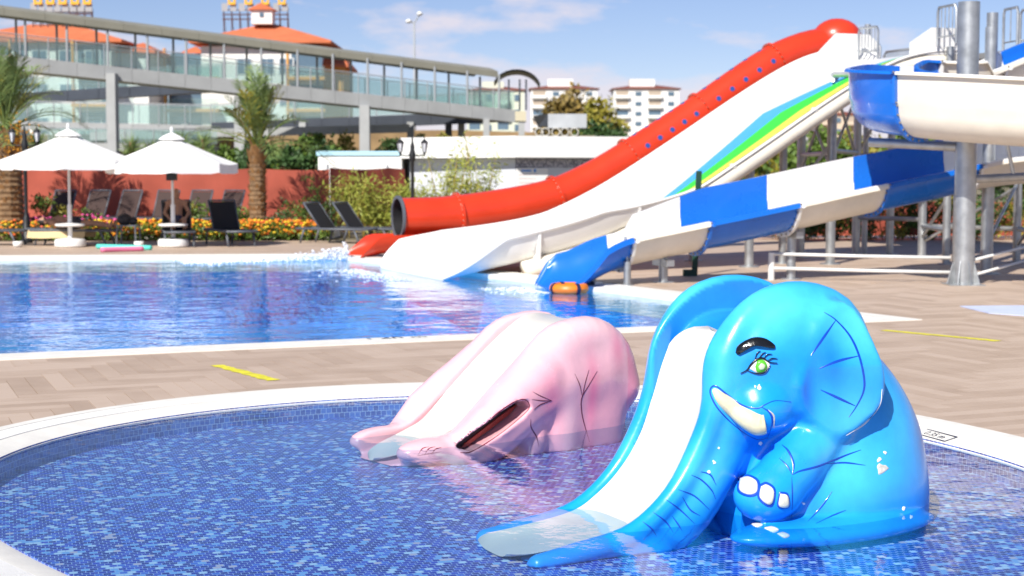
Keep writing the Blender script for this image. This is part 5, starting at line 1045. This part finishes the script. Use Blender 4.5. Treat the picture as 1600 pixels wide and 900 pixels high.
# flower bed
random.seed(21)
b = MB(); cs = []
def bedpt():
    px = random.uniform(-20, 515); Y = random.uniform(38.0, 39.3); return (px - 800) / FPX * Y, Y, px
for i in range(2600):
    x, Y, px = bedpt(); cs.append((x, Y, random.uniform(0.05, 0.36)))
leaves(b, cs, 9000, 0.10, 0.11, 0.45, 0.5); b.build('flower_foliage', M_lf, kind='stuff', fix=False)
fl = {k: MB() for k in 'oypr'}
for i in range(2300):
    x, Y, px = bedpt(); r = random.random(); k = 'o' if r < 0.55 else ('y' if r < 0.85 else 'r')
    if px < 190 and r > 0.68 and Y > 38.5: k = 'p'
    z = random.uniform(0.14, 0.50) + (0.14 if k == 'p' else 0); fl[k].ball((x, Y, z), (0.045, 0.045, 0.028), 6)
for k, nm, c in (('o', 'orange_blossoms', (0.80, 0.26, 0.012)), ('y', 'yellow_blossoms', (0.80, 0.58, 0.03)), ('p', 'pink_blossoms', (0.70, 0.08, 0.30)), ('r', 'red_blossoms', (0.72, 0.13, 0.03))): fl[k].build(nm, mat(nm, c, 0.6), kind='stuff', smooth=True, fix=False)
# shrubs and bamboo
SH = 'young green plants in the flower bed'
for px, Y, h, hw, m in ((70, 39.3, 1.15, 0.35, M_lf), (98, 39.5, 0.95, 0.3, M_lfy), (140, 39.4, 0.75, 0.35, M_lf), (290, 39.5, 1.0, 0.35, M_lfy), (318, 39.4, 0.95, 0.4, M_lf), (345, 39.5, 0.9, 0.3, M_lfy), (380, 39.3, 0.8, 0.35, M_lf)):
    shrub(px, Y, h, hw, m, 'leafy green plant standing among the orange flowers', 420, 0.12, group=SH)
for px, Y, h, hw, m in ((430, 39.3, 0.95, 0.5, M_lfd), (462, 39.4, 1.0, 0.5, M_lf), (500, 39.6, 0.9, 0.45, M_lfd)): shrub(px, Y, h, hw, m, 'bushy rose shrub between the palm trunk and twin loungers', 800, 0.10, group='rose shrubs')
shrub(487, 40.2, 1.75, 0.22, M_lf, 'thin tall climbing rose against the terracotta screen', 260, 0.09)
for px, h, nl in ((545, 1.55, 1300), (575, 1.7, 1500), (605, 1.6, 1500), (632, 1.4, 1200), (668, 1.6, 1200), (700, 2.25, 1000), (725, 1.9, 1200), (748, 2.55, 900), (765, 1.5, 900), (690, 1.2, 1300), (655, 1.0, 1100), (590, 1.0, 1300)): bamboo(px, 39.6 + random.uniform(-0.5, 0.8), h, 'feathery yellow-green bamboo clump in front of the white building', 6, nl)
# hedge behind the tower
for i, px in enumerate(range(1215, 1640, 24)):
    shrub(px, 38.6 + random.uniform(-0.3, 0.3), random.uniform(1.0, 1.35) if px > 1330 else 0.75, 0.42, (M_lfd, M_lf, M_lfd, M_lfy)[i % 4], 'rounded hedge shrub growing along the deck behind the tower', 620, 0.12, group='hedge shrubs behind the tower', stems=3)
# ================================================================ BACKGROUND
M_conc = mat('light concrete', (0.37, 0.38, 0.38), 0.8, var=0.10, vscale=0.8, bump=0.05, bscale=5)
M_roofm = mat('grey beige roof metal', (0.26, 0.25, 0.20), 0.55, var=0.08, vscale=0.6)
M_dark = mat('dark steel', (0.055, 0.065, 0.085), 0.5, var=0.15, vscale=0.5)
M_steel = mat('grey painted steel', (0.33, 0.35, 0.37), 0.5)
def glassy(name, c, al):
    m = bpy.data.materials.new(name); m.use_nodes = True; t = m.node_tree; t.nodes.clear(); o = t.nodes.new('ShaderNodeOutputMaterial'); x = t.nodes.new('ShaderNodeMixShader'); x.inputs[0].default_value = al
    tr = t.nodes.new('ShaderNodeBsdfTransparent'); tr.inputs['Color'].default_value = (0.88, 0.94, 0.93, 1); p = t.nodes.new('ShaderNodeBsdfPrincipled'); p.inputs['Base Color'].default_value = (*c, 1); p.inputs['Roughness'].default_value = 0.08
    t.links.new(tr.outputs[0], x.inputs[1]); t.links.new(p.outputs[0], x.inputs[2]); t.links.new(x.outputs[0], o.inputs['Surface']); return m
M_glass = glassy('green tinted railing glass', (0.45, 0.56, 0.56), 0.13)
M_wall = mat('white render wall', (0.78, 0.77, 0.74), 0.85, var=0.05, vscale=0.3); M_orangew = mat('orange render', (0.66, 0.33, 0.09), 0.85); M_tile = mat('orange roof tile', (0.58, 0.16, 0.065), 0.8, var=0.14, vscale=0.7, bump=0.3, bscale=6)
M_win = mat('window glass', (0.10, 0.16, 0.22), 0.1, spec=0.8); M_frame = mat('window frame', (0.70, 0.72, 0.72), 0.5); M_recess = mat('balcony recess wall', (0.40, 0.33, 0.26), 0.85)  # darker tan for balcony panels on flat walls and one hotel wing
# ---- pedestrian overpass: a straight run along a pixel line at a chosen distance
def walkway(e, pts, Ys, fascia, depth=3.0, mfas=None, glass=1.1, npan=12, posts=True, und=None):
    """pts: pixels of the fascia's top edge; panels, glass panes and posts are separate parts."""
    A, B = at(*pts[0], Ys[0]), at(*pts[1], Ys[1]); d = B - A; L_ = np.linalg.norm(d[:2]); back = np.array([-d[1], d[0], 0]) / L_; back = back if back[1] > 0 else -back
    for k in range(npan):
        p, q = A + d * (k / npan) , A + d * ((k + 1) / npan); g_ = (q - p) * 0.006
        b = MB(); b.prism([p + g_, q - g_, q - g_ - (0, 0, fascia), p + g_ - (0, 0, fascia)], back * 0.12); b.build('fascia_panel', mfas or M_conc, e)
        if glass:
            for side in (0, 1):
                o_ = back * (0.06 + side * (depth - 0.2)); b = MB(); b.prism([p + g_ * 3 + o_ + (0, 0, 0.06), q - g_ * 3 + o_ + (0, 0, 0.06), q - g_ * 3 + o_ + (0, 0, glass), p + g_ * 3 + o_ + (0, 0, glass)], back * 0.02); b.build('glass_pane', M_glass, e)
                b = MB(); b.cyl(p + o_ + (0, 0, -0.0), p + o_ + (0, 0, glass + 0.08), 0.035, n=6); b.build('baluster', M_steel, e)
    if glass:
        for side in (0, 1): o_ = back * (0.06 + side * (depth - 0.2)) + np.array([0, 0, glass + 0.08]); b = MB(); b.cyl(A + o_, B + o_, 0.035, n=6); b.build('handrail', M_steel, e)
    b = MB(); b.prism([A + back * 0.13 - (0, 0, 0.05), B + back * 0.13 - (0, 0, 0.05), B + back * 0.13 - (0, 0, fascia * 0.9), A + back * 0.13 - (0, 0, fascia * 0.9)], back * (depth - 0.13)); b.build('deck_slab', und or M_conc, e)
    return A, B, back
Y0, Y1 = 88.0, 104.0
br = empty('footbridge', (at(175, 230, 90)[0], 90, 0), 'long roofed footbridge with glass railings sloping down behind the parasols', 'footbridge')
A, B, back = walkway(br, ((-60, 78), (805, 172)), (Y0, Y1), 0.80, 3.0, M_conc, 1.15, 22)
RA_, RB_ = at(-60, 6, Y0), at(775, 112, Y1); d = RB_ - RA_; npn = 15
for k in range(npn):                        # roof in long bowed panels
    p, q = RA_ + d * k / npn, RA_ + d * (k + 1) / npn; g_ = d / npn * 0.004; b = MB(); rows = []
    for u in np.linspace(0, 1, 7): o_ = back * (-0.3 + 3.6 * u) + np.array([0, 0, 0.35 * math.sin(math.pi * u)]); rows.append([p + g_ + o_, q - g_ + o_])
    b.grid(np.array(rows)); b.grid(np.array([[r_[0] - (0, 0, 0.15), r_[1] - (0, 0, 0.15)] for r_ in rows])[:, ::-1]); b.prism([rows[0][0], rows[0][1], rows[0][1] - (0, 0, 0.38), rows[0][0] - (0, 0, 0.38)], back * 0.15); b.build('roof_panel', M_roofm, br, smooth=True, auto=30)
for k in range(15):
    f_ = (k + 0.5) / 15; p = A + (B - A) * f_; q = RA_ + d * np.clip((p[0] - RA_[0]) / d[0], 0, 1)
    for s_ in (0.06, 2.9): b = MB(); b.cyl(p + back * s_, np.array([p[0], p[1], q[2] - 0.2]) + back * s_, 0.075, n=8); b.build('roof_post', M_steel, br)
c = at(800, 122, Y1); b = MB(); rows = []         # curved end canopy
for u in np.linspace(0, 1, 11): a = math.pi * (0.12 + 0.80 * u); rows.append([np.array([c[0] - 1.6 * math.cos(a) + 0.3, Y1 + t, c[2] - 0.7 + 1.25 * math.sin(a)]) for t in (-0.5, 3.6)])
b.grid(np.array(rows)); b.grid(np.array([[r_[0] - (0, 0, 0.12), r_[1] - (0, 0, 0.12)] for r_ in rows])[:, ::-1]); b.build('end_canopy', mat('dark canopy sheet', (0.10, 0.10, 0.09), 0.5), br, smooth=True)
for px in (795, 812, 822): q = at(px, 172, Y1); b = MB(); b.cyl(q, (q[0], q[1], at(px, 124, Y1)[2]), 0.06, n=8); b.build('roof_post', M_dark, br)
b = MB(); q0, q1 = at(763, 172, Y1), at(822, 174, Y1); b.prism([q0, q1, q1 - (0, 0, 0.65), q0 - (0, 0, 0.65)], (0, 3, 0)); b.build('landing', mat('cream concrete', (0.55, 0.50, 0.36), 0.8), br)
for px, y0, w, Y in ((175, 115, 0.52, 91.5), (375, 150, 0.62, 95.0), (570, 165, 0.62, 99.0), (760, 186, 0.4, 103.0), (815, 186, 0.4, 104.5)):
    t_ = at(px, y0, Y); b = MB(); b.box((t_[0], Y, t_[2] / 2), (w, 0.8, t_[2])); b.build('pier', M_conc, br)
rm = empty('access_ramp', (at(330, 200, 108)[0], 108, 0), 'lower zigzag ramps with glass railings under the roofed footbridge', 'ramp')
walkway(rm, ((-40, 150), (345, 126)), (110, 112), 0.75, 2.6, M_dark, 1.1, 8, und=M_dark)
walkway(rm, ((-40, 188), (330, 196)), (106, 107), 0.55, 2.6, M_conc, 1.3, 9)
walkway(rm, ((330, 192), (800, 172)), (107, 109), 0.80, 2.6, M_dark, 1.2, 11, und=M_dark)
walkway(rm, ((140, 206), (640, 194)), (103, 105), 0.55, 2.4, M_conc, 0, 9)
walkway(rm, ((60, 222), (330, 226)), (101, 101), 0.5, 2.4, M_conc, 0.9, 6)
for px, Y in ((285, 107.5), (470, 106), (640, 107), (700, 108.5), (720, 109)): t_ = at(px, 190, Y); b = MB(); b.box((t_[0], Y + 1, t_[2] / 2), (0.45, 0.7, t_[2])); b.build('pier', M_conc if px != 700 else M_dark, rm)
# ---- hotel blocks with orange roofs
def hip(b, x0, x1, y0, y1, ze, zr, ov=0.8):
    x0, x1, y0, y1 = x0 - ov, x1 + ov, y0 - ov, y1 + ov; h = (y1 - y0) / 2; ym = (y0 + y1) / 2; r0, r1 = min(x0 + h, (x0 + x1) / 2), max(x1 - h, (x0 + x1) / 2)
    b.add([(x0, y0, ze), (x1, y0, ze), (x1, y1, ze), (x0, y1, ze), (r0, ym, zr), (r1, ym, zr), (x0, y0, ze - 0.25), (x1, y0, ze - 0.25), (x1, y1, ze - 0.25), (x0, y1, ze - 0.25)], [(0, 1, 5, 4), (1, 2, 5), (2, 3, 4, 5), (3, 0, 4), (6, 7, 1, 0), (7, 8, 2, 1), (8, 9, 3, 2), (9, 6, 0, 3), (6, 9, 8, 7)])
def window(e, x, y, z, w, h, m=M_win):
    b = MB(); b.box((x, y - 0.03, z), (w + 0.16, 0.10, h + 0.16)); f_ = b.build('window', M_frame, e); b = MB(); b.box((x - w / 4, y - 0.09, z), (w / 2 - 0.05, 0.03, h)); b.build('pane', m, f_); b = MB(); b.box((x + w / 4, y - 0.09, z), (w / 2 - 0.05, 0.03, h)); b.build('pane', m, f_)
def balcony(e, x0, x1, y, z, mband=M_orangew):
    b = MB(); b.box(((x0 + x1) / 2, y - 0.7, z), (x1 - x0, 1.4, 0.30)); b.build('balcony_slab', mband, e); b = MB(); b.box(((x0 + x1) / 2, y - 1.36, z + 0.65), (x1 - x0, 0.05, 0.95)); b.build('balcony_glass', M_glass, e)
    b = MB(); b.box(((x0 + x1) / 2, y - 0.02, z + 1.4), ((x1 - x0) * 0.8, 0.06, 2.1)); b.build('balcony_door', M_win, e); b = MB(); b.cyl((x0 + 0.2, y - 1.3, z), (x0 + 0.2, y - 1.3, z + 2.8), 0.14, n=8); b.build('balcony_column', M_orangew, e)
def X(px, Y): return (px - 800) / FPX * Y
def Z(py, Y): return at(800, py, Y)[2]
YH1 = 142.0
h1 = empty('hotel_block', (X(90, YH1), YH1, 0), 'white hotel block with orange hipped roof beside the left end of the footbridge', 'building', 'hotel blocks with orange roofs')
ze = Z(62, YH1); b = MB(); b.box(((X(-60, YH1) + X(178, YH1)) / 2, YH1 + 5, ze / 2), (X(178, YH1) - X(-60, YH1), 10, ze)); b.build('wall', M_wall, h1)
b = MB(); b.box(((X(178, YH1) + X(228, YH1)) / 2, YH1 + 6, (ze - 1) / 2), (X(228, YH1) - X(178, YH1), 8, ze - 1)); b.build('wing_wall', M_wall, h1)
b = MB(); hip(b, X(-60, YH1), X(185, YH1), YH1, YH1 + 10, ze, Z(30, YH1)); b.build('roof', M_tile, h1); b = MB(); hip(b, X(178, YH1), X(232, YH1), YH1 + 2, YH1 + 10, ze - 0.8, Z(58, YH1), 0.5); b.build('wing_roof', M_tile, h1)
for r_ in range(5):
    z = ze - 1.7 - r_ * 3.0
    for px in (10, 68, 110, 150): window(h1, X(px, YH1), YH1, z, 1.3, 1.4)
    balcony(h1, X(122, YH1), X(176, YH1), YH1, z - 1.2); balcony(h1, X(26, YH1), X(52, YH1), YH1, z - 1.2)
YH2 = 150.0
h2 = empty('hotel_block', (X(400, YH2), YH2, 0), 'white hotel block with cupola on its orange roof behind the tall palm', 'building', 'hotel blocks with orange roofs')
ze = Z(72, YH2); b = MB(); b.box(((X(318, YH2) + X(502, YH2)) / 2, YH2 + 6, ze / 2), (X(502, YH2) - X(318, YH2), 12, ze)); b.build('wall', M_wall, h2)
for a_, c_, dz in ((258, 318, 1.2), (502, 534, 1.6)):
    b = MB(); b.box(((X(a_, YH2) + X(c_, YH2)) / 2, YH2 + 7, (ze - dz) / 2), (X(c_, YH2) - X(a_, YH2), 9, ze - dz)); b.build('wing_wall', M_orangew if a_ > 400 else M_recess, h2); b = MB(); hip(b, X(a_, YH2), X(c_, YH2), YH2 + 2.5, YH2 + 11, ze - dz, ze + 0.9 - dz * 0.3, 0.5); b.build('wing_roof', M_tile, h2)
b = MB(); hip(b, X(318, YH2), X(505, YH2), YH2, YH2 + 12, Z(64, YH2), Z(26, YH2), 1.0); b.build('roof', M_tile, h2)
cx, cz = X(405, YH2), Z(30, YH2); b = MB(); b.box((cx, YH2 + 4, cz + 0.55), (2.0, 2.0, 1.4)); b.build('cupola', M_wall, h2); b = MB(); b.prism([(cx - 1.3, YH2 + 2.7, cz + 1.2), (cx + 1.3, YH2 + 2.7, cz + 1.2), (cx, YH2 + 2.7, cz + 1.85)], (0, 2.6, 0)); b.build('cupola_roof', M_tile, h2); b = MB(); b.box((cx, YH2 + 2.97, cz + 0.7), (0.4, 0.1, 0.4)); b.build('cupola_vent', M_win, h2)
for r_ in range(5):
    z = ze - 1.9 - r_ * 3.0
    for px in (385, 420, 450): window(h2, X(px, YH2), YH2, z, 1.3, 1.4)
    balcony(h2, X(262, YH2), X(372, YH2) - 1.5, YH2 + 0.2, z - 1.2); balcony(h2, X(452, YH2), X(512, YH2), YH2, z - 1.2)
# rooftop sign frames with cut-off yellow letters
M_letter = mat('yellow sign letters', (0.80, 0.42, 0.02), 0.5)
for x0, x1, Y, zb, nl, lab in ((57, 152, 146.0, 22, 5, 'rooftop sign frame with yellow letters over the left hotel roof'), (352, 455, 160.0, 30, 4, 'rooftop sign frame with yellow letters behind the roof cupola')):
    e = empty('roof_sign', (X(x0, Y), Y, Z(zb, Y)), lab, 'sign'); z0, z1 = Z(zb, Y), Z(10, Y); b = MB()
    for z in np.linspace(z0, z1 - 0.35, 3): b.beam((X(x0, Y), Y, z), (X(x1, Y), Y, z), 0.14, 0.12)
    for px in np.linspace(x0 + 2, x1 - 2, 9): b.cyl((X(px, Y), Y, z0 - 2.5), (X(px, Y), Y, z1), 0.06, n=6); b.cyl((X(px, Y), Y + 1.6, z0 - 2.5), (X(px, Y), Y, z1 - 0.3), 0.04, n=5)
    b.build('frame', mat('rusty sign frame', (0.10, 0.055, 0.05), 0.8), e)
    for px in np.linspace(x0 + 4, x1 - 6, 8): b = MB(); b.box((X(px, Y), Y - 0.12, z1 - 0.1), (0.62, 0.05, 0.8)); b.build('back_panel', M_steel, e)
    for k in range(nl):
        px = x0 + (x1 - x0) * (k + 0.6) / nl; x = X(px, Y); zt = z1 + 0.15; b = MB(); b.box((x - 0.28, Y - 0.25, zt + 0.75), (0.20, 0.2, 1.5)); b.box((x, Y - 0.25, zt + 0.12), (0.36, 0.2, 0.24)); b.box((x + 0.28, Y - 0.25, zt + 0.75), (0.20, 0.2, 1.5)); b.build('letter', M_letter, e)
# ---- far apartment blocks
def tower_block(x0, x1, ytop, Y, nf, label, m=M_wall, cols=4):
    xa, xb, zt = X(x0, Y), X(x1, Y), Z(ytop, Y); w = xb - xa; e = empty('apartment_block', ((xa + xb) / 2, Y, 0), label, 'building', 'far apartment blocks'); b = MB(); b.box(((xa + xb) / 2, Y + w * 0.35, zt / 2), (w * 0.94, w * 0.7, zt)); b.build('wall', m, e)
    b = MB(); hip(b, xa + w * 0.03, xb - w * 0.03, Y, Y + w * 0.7, zt, zt + w * 0.07, w * 0.03); b.build('roof', mat('red brown roof', (0.20, 0.06, 0.04), 0.8), e); b = MB(); b.box(((xa + xb) / 2 - w * 0.05, Y + w * 0.3, zt + w * 0.08), (w * 0.36, w * 0.3, w * 0.12)); b.build('roof_house', m, e)
    fh = zt / nf
    for r_ in range(1, nf):
        for k in range(cols):
            x = xa + w * (k + 0.5) / cols * 0.94 + w * 0.03; z = zt - (r_ - 0.45) * fh
            b = MB()
            if k % 2: b.box((x, Y - 0.06, z), (w / cols * 0.35, 0.2, fh * 0.42)); b.build('window', M_win, e)
            else:
                b.box((x, Y - 0.04, z + fh * 0.05), (w / cols * 0.72, 0.16, fh * 0.62)); q = b.build('balcony_recess', M_recess if r_ % 3 else M_win, e); b = MB(); b.box((x, Y - 0.7, z - fh * 0.30), (w / cols * 0.85, 1.4, fh * 0.30)); b.build('balcony', m, e)
tower_block(955, 1063, 138, 520.0, 9, 'white apartment block with balconies standing left of the red tube slide')
tower_block(826, 936, 138, 560.0, 9, 'white apartment block half hidden behind the autumn tree')
tower_block(728, 822, 140, 420.0, 6, 'low pale apartment block seen through the bridge railing', mat('pale green wall', (0.62, 0.64, 0.52), 0.85))
tower_block(1268, 1345, 178, 300.0, 6, 'beige apartment block visible between the tower columns', mat('beige wall', (0.62, 0.50, 0.38), 0.85), 3)
tower_block(1105, 1160, 185, 480.0, 6, 'small white apartment block behind the white slide')
# ---- low white service building
YB = 47.0
sb = empty('service_building', (X(800, YB), YB, 0), 'low white flat-roofed building with deep fascia behind the bamboo', 'building')
M_sw = mat('white painted wall', (0.82, 0.82, 0.80), 0.7, var=0.03, vscale=0.8); M_sg2 = mat('pale grey wall', (0.60, 0.63, 0.68), 0.7)
M_speck = mosaic('speckled tile band', 0.05, [(0, (0.10, 0.10, 0.14)), (0.4, (0.22, 0.22, 0.28)), (0.75, (0.42, 0.42, 0.48))], mortar=(0.5, 0.5, 0.55))
zc1 = Z(212, YB); xL, xC = X(625, YB + 3), X(805, YB); xR = X(1010, YB + 1.6)
b = MB(); b.prism([(xL, YB + 3, Z(246, YB)), (xC, YB, Z(246, YB)), (xR, YB + 1.6, Z(246, YB)), (xR, YB + 12, Z(246, YB)), (xL, YB + 12, Z(246, YB))], (0, 0, zc1 - Z(246, YB))); b.build('fascia', M_sw, sb)
zz_ = Z(247, YB); b = MB(); b.prism([(xL + 0.3, YB + 3.4, 0), (xC, YB + 0.5, 0), (xR - 0.3, YB + 2.0, 0), (xR - 0.3, YB + 11.5, 0), (xL + 0.3, YB + 11.5, 0)], (0, 0, zz_)); b.build('wall', M_sg2, sb)
dv = np.array([xR - 0.3 - xC, 1.5, 0]); dv /= np.linalg.norm(dv); nv = np.array([dv[1], -dv[0], 0])
pA = np.array([xC, YB + 0.5, 0]) + nv * 0.03; b = MB(); b.prism([pA + (0, 0, zz_ - 0.28), pA + dv * 4.2 + (0, 0, zz_ - 0.28), pA + dv * 4.2 + (0, 0, zz_ - 0.01), pA + (0, 0, zz_ - 0.01)], -nv * 0.02); o = b.build('tile_band', M_speck, sb); with_flat(o, lambda p: (p[0] * dv[0] + p[1] * dv[1], p[2], 0))
pB = pA + nv * 0.03; b = MB(); b.prism([pB + dv * 0.02 + (0, 0, zz_ - 1.1), pB + dv * 1.05 + (0, 0, zz_ - 1.1), pB + dv * 1.05 + (0, 0, zz_ - 0.30), pB + dv * 0.02 + (0, 0, zz_ - 0.30)], -nv * 0.03); bd = b.build('notice_board', M_sw, origin=pB, label='white notice board with blue heading on the service building wall', cat='notice board')
M_bt = mat('blue print', (0.03, 0.25, 0.70), 0.6); M_gt = mat('pale red print', (0.60, 0.38, 0.38), 0.6); ORG[bd.name] = pB
b = MB(); b.prism([pB + nv * 0.004 + dv * 0.18 + (0, 0, zz_ - 0.40), pB + nv * 0.004 + dv * 0.50 + (0, 0, zz_ - 0.40), pB + nv * 0.004 + dv * 0.50 + (0, 0, zz_ - 0.35), pB + nv * 0.004 + dv * 0.18 + (0, 0, zz_ - 0.35)], -nv * 0.002); b.build('heading', M_bt, bd)
b = MB(); b.ball(pB + nv * 0.004 + dv * 0.62 + np.array([0, 0, zz_ - 0.375]), (0.04, 0.02, 0.05), 10); b.build('heading_mark', M_bt, bd)
for k in range(4): z = zz_ - 0.50 - k * 0.12; b = MB(); b.prism([pB + nv * 0.004 + dv * 0.1 + (0, 0, z), pB + nv * 0.004 + dv * (0.75 - 0.1 * (k % 2)) + (0, 0, z), pB + nv * 0.004 + dv * (0.75 - 0.1 * (k % 2)) + (0, 0, z + 0.015), pB + nv * 0.004 + dv * 0.1 + (0, 0, z + 0.015)], -nv * 0.002); b.build('text_line', M_gt, bd)
w2 = empty('pool_shed', (X(560, 50), 50, 0), 'low white shed wall with pale blue top band behind the screen fence', 'building'); b = MB(); b.box(((X(498, 50) + X(628, 50)) / 2, 52, Z(243, 50) / 2), (X(628, 50) - X(498, 50), 4, Z(243, 50))); b.build('wall', M_sw, w2); b = MB(); b.box(((X(498, 50) + X(628, 50)) / 2, 52, Z(239.5, 50)), (X(628, 50) - X(498, 50) + 0.1, 4.1, Z(236, 50) - Z(243, 50))); b.build('band', mat('pale blue band', (0.42, 0.68, 0.80), 0.7), w2)
# container and pipes beyond the building
YC = 75.0; e = empty('container', (X(880, YC), YC, 0), 'grey container raised behind the white building roof', 'container'); b = MB(); b.box(((X(856, YC) + X(916, YC)) / 2, YC + 1, Z(189, YC)), (X(916, YC) - X(856, YC), 2.2, Z(178, YC) - Z(200, YC))); b.build('box', mat('container grey', (0.40, 0.42, 0.44), 0.7, var=0.1, vscale=2), e); b = MB(); b.prism([(X(834, YC), YC + 3.4, Z(177, YC)), (X(856, YC), YC, Z(178, YC)), (X(856, YC), YC, Z(197, YC)), (X(842, YC), YC + 3.4, Z(195, YC))], (0.2, 0.3, 0)); b.build('dark_end', M_dark, e)
for k, px in enumerate((842, 852, 868, 882, 897)):
    q = np.array([X(px, 73), 73, Z(206, 73)]); b = MB(); b.tube([q, q + np.array([0.1, 2.5, 0])], 0.20, 16, cap=False); b.tube([q, q + np.array([0.1, 2.5, 0])], 0.16, 16, cap=False); b.grid(np.array([[q + np.array([r * math.cos(a), 0, r * math.sin(a)]) for r in (0.16, 0.20)] for a in np.linspace(0, 2 * math.pi, 17)])); b.build('concrete_pipe', mat('pale pipe', (0.62, 0.60, 0.54), 0.8) if k == 0 else bpy.data.materials['pale pipe'], origin=q, smooth=True, label='pale concrete pipe with open dark end lying below the grey container', cat='pipe', group='stacked concrete pipes')
b = MB(); q = np.array([X(870, 74), 74.6, 0]); b.box((q[0], q[1], Z(212, 74) / 2), (X(930, 74) - X(815, 74), 3, Z(212, 74))); b.build('earth_bank', M_soil, kind='structure')
# ---- tall street light
ps = at(648, 215, 120); zt = at(648, 34, 120)[2]; e = empty('street_light', (ps[0], 120, 0), 'tall grey street light with two heads rising beyond the footbridge', 'street light'); b = MB(); b.cyl((ps[0], 120, 0), (ps[0], 120, zt), 0.14, 0.07, n=10); b.build('pole', M_steel, e, smooth=True)
for s_ in (-1, 1): b = MB(); b.tube([(ps[0], 120, zt - 0.1), (ps[0] + s_ * 0.35, 120, zt + 0.25 + 0.2 * s_)], 0.05, 8); b.build('arm', M_steel, e); b = MB(); b.ball((ps[0] + s_ * 0.42, 120, zt + 0.32 + 0.28 * s_), (0.24, 0.3, 0.17), 10); b.build('lamp_head', M_wplas, e, smooth=True)
# ---- trees
def tree(px, Y, ytop, half, m, label, n=2500, size=0.5, name='tree', group=None, ybase=None):
    x = X(px, Y); zt = Z(ytop, Y); e = empty(name, (x, Y, 0), label, 'tree', group); cs = []; b = MB(); b.tube([(x, Y, 0), (x + half * 0.05, Y, zt * 0.3), (x, Y, zt * 0.62)], [half * 0.10, half * 0.08, half * 0.03], 8); b.build('trunk', M_bark, e, smooth=True)
    for k in range(26):
        a, r, f_ = random.uniform(0, 6.28), random.random() ** 0.6, random.random(); sc_ = math.sin(math.pi * (0.18 + 0.74 * f_)); cs.append((x + half * 0.85 * r * sc_ * math.cos(a), Y + half * 0.7 * r * sc_ * math.sin(a), zt * (0.25 + 0.70 * f_), random.uniform(0.7, 1.2)))
    for c in cs[:7]: b = MB(); b.tube([(x, Y, zt * 0.3), ((c[0] + x) / 2, (c[1] + Y) / 2, c[2] * 0.75), c[:3]], [half * 0.045, half * 0.03, half * 0.012], 6); b.build('limb', M_bark, e)
    b = MB(); leaves(b, cs, n, half * 0.30, size, 0.6, 0.0); b.build('crown', m, e, fix=False)
tree(890, 150, 143, 4.6, M_aut, 'broad tree with yellow-brown autumn leaves before the apartment blocks', 5200, 0.55)
tree(938, 135, 160, 3.0, M_lfy, 'yellowing tree beside the autumn tree', 2400, 0.5)
tree(930, 110, 190, 2.6, M_lfd, 'dark green rounded tree above the white building roof', 2400, 0.4); tree(965, 100, 203, 1.6, M_lfd, 'small dark bush left of the red tube', 1200, 0.3)
for i, px in enumerate((1120, 1180, 1235, 1280, 1335, 1380, 1430, 1490, 1545, 1600)): tree(px, 95 + 9 * (i % 3), 205 + 12 * (i % 3), 2.9, (M_lf, M_lfy, M_lfd)[i % 3], ('green tree far behind the slide tower', 'yellow-green tree far behind the slide tower', 'dark green tree far behind the slide tower')[i % 3], 1700, 0.42, group='trees far behind the tower')
for i, px in enumerate((402, 428, 455, 478, 500, 520)): tree(px, 60 + 2 * (i % 2), 214 + 7 * (i % 3), 0.85, (M_lfd, M_lf)[i % 2], ('dark green shrub rising behind the terracotta screen', 'fresh green shrub rising behind the terracotta screen')[i % 2], 1300, 0.22, name='tall_shrub', group='shrubs behind the screen')
for i, px in enumerate((300, 325, 345, 365)): tree(px, 62, 226 + 6 * (i % 2), 0.8, M_lf, 'light green grassy shrub behind the right parasol', 1100, 0.25, name='tall_shrub', group='shrubs behind the parasols')
for i, (px, yt) in enumerate(((208, 196), (236, 205), (60, 185), (90, 200), (285, 190), (320, 192))):       # spiky yuccas
    Yk = 58.0; x, zt = X(px, Yk), Z(yt, Yk); e = empty('yucca', (x, Yk, 0), 'spiky green yucca rising behind the parasols', 'yucca', 'yuccas behind the parasols'); b = MB(); b.cyl((x, Yk, 0), (x, Yk, zt - 0.6), 0.08, n=8); b.build('trunk', M_bark, e)
    b = MB()
    for k in range(170):
        v = rng.normal(size=3) + np.array([0, 0, 0.7]); v /= np.linalg.norm(v); s_ = np.cross(v, rng.normal(size=3)); s_ = s_ / np.linalg.norm(s_) * 0.025; p = np.array([x, Yk, zt - 0.7 - random.random() * 0.5]); L_ = random.uniform(0.5, 0.75); b.add([p - s_, p + s_, p + v * L_], [(0, 1, 2)])
    b.build('leaf_rosette', M_palm, e, fix=False)
# far low land so the horizon is not bare
b = MB(); rows = []
for i in range(81):
    x = -900 + i * 22.5; z = 9 + 5 * math.sin(x * 0.013) + 3 * math.sin(x * 0.041 + 1); rows.append([(x, 900, -1), (x, 930, z * 0.8), (x, 1000, z)])
b.grid(np.array(rows)); b.build('hills', mat('hazy scrub hills', (0.13, 0.16, 0.10), 0.95, var=0.4, vscale=0.03), kind='structure', smooth=True)

b = MB(); YE = 116.0; b.prism([(X(-60, YE), YE, 0), (X(840, YE), YE, 0), (X(840, YE), YE, Z(207, YE)), (X(700, YE), YE, Z(203, YE)), (X(480, YE), YE, Z(206, YE)), (X(-60, YE), YE, Z(212, YE))], (0, 6, 0)); b.build('earth_slope', mat('ochre earth', (0.30, 0.20, 0.10), 0.95, var=0.35, vscale=0.4), kind='structure')
for i, px in enumerate((500, 545, 610, 655, 690)): tree(px, 100 + 3 * (i % 2), 206 + 5 * (i % 3), 1.5, (M_lf, M_lfy, M_lfd)[i % 3], ('green bush on the slope under the footbridge', 'yellowing bush on the slope under the footbridge', 'dark bush on the slope under the footbridge')[i % 3], 900, 0.3, name='bush', group='bushes under the footbridge')
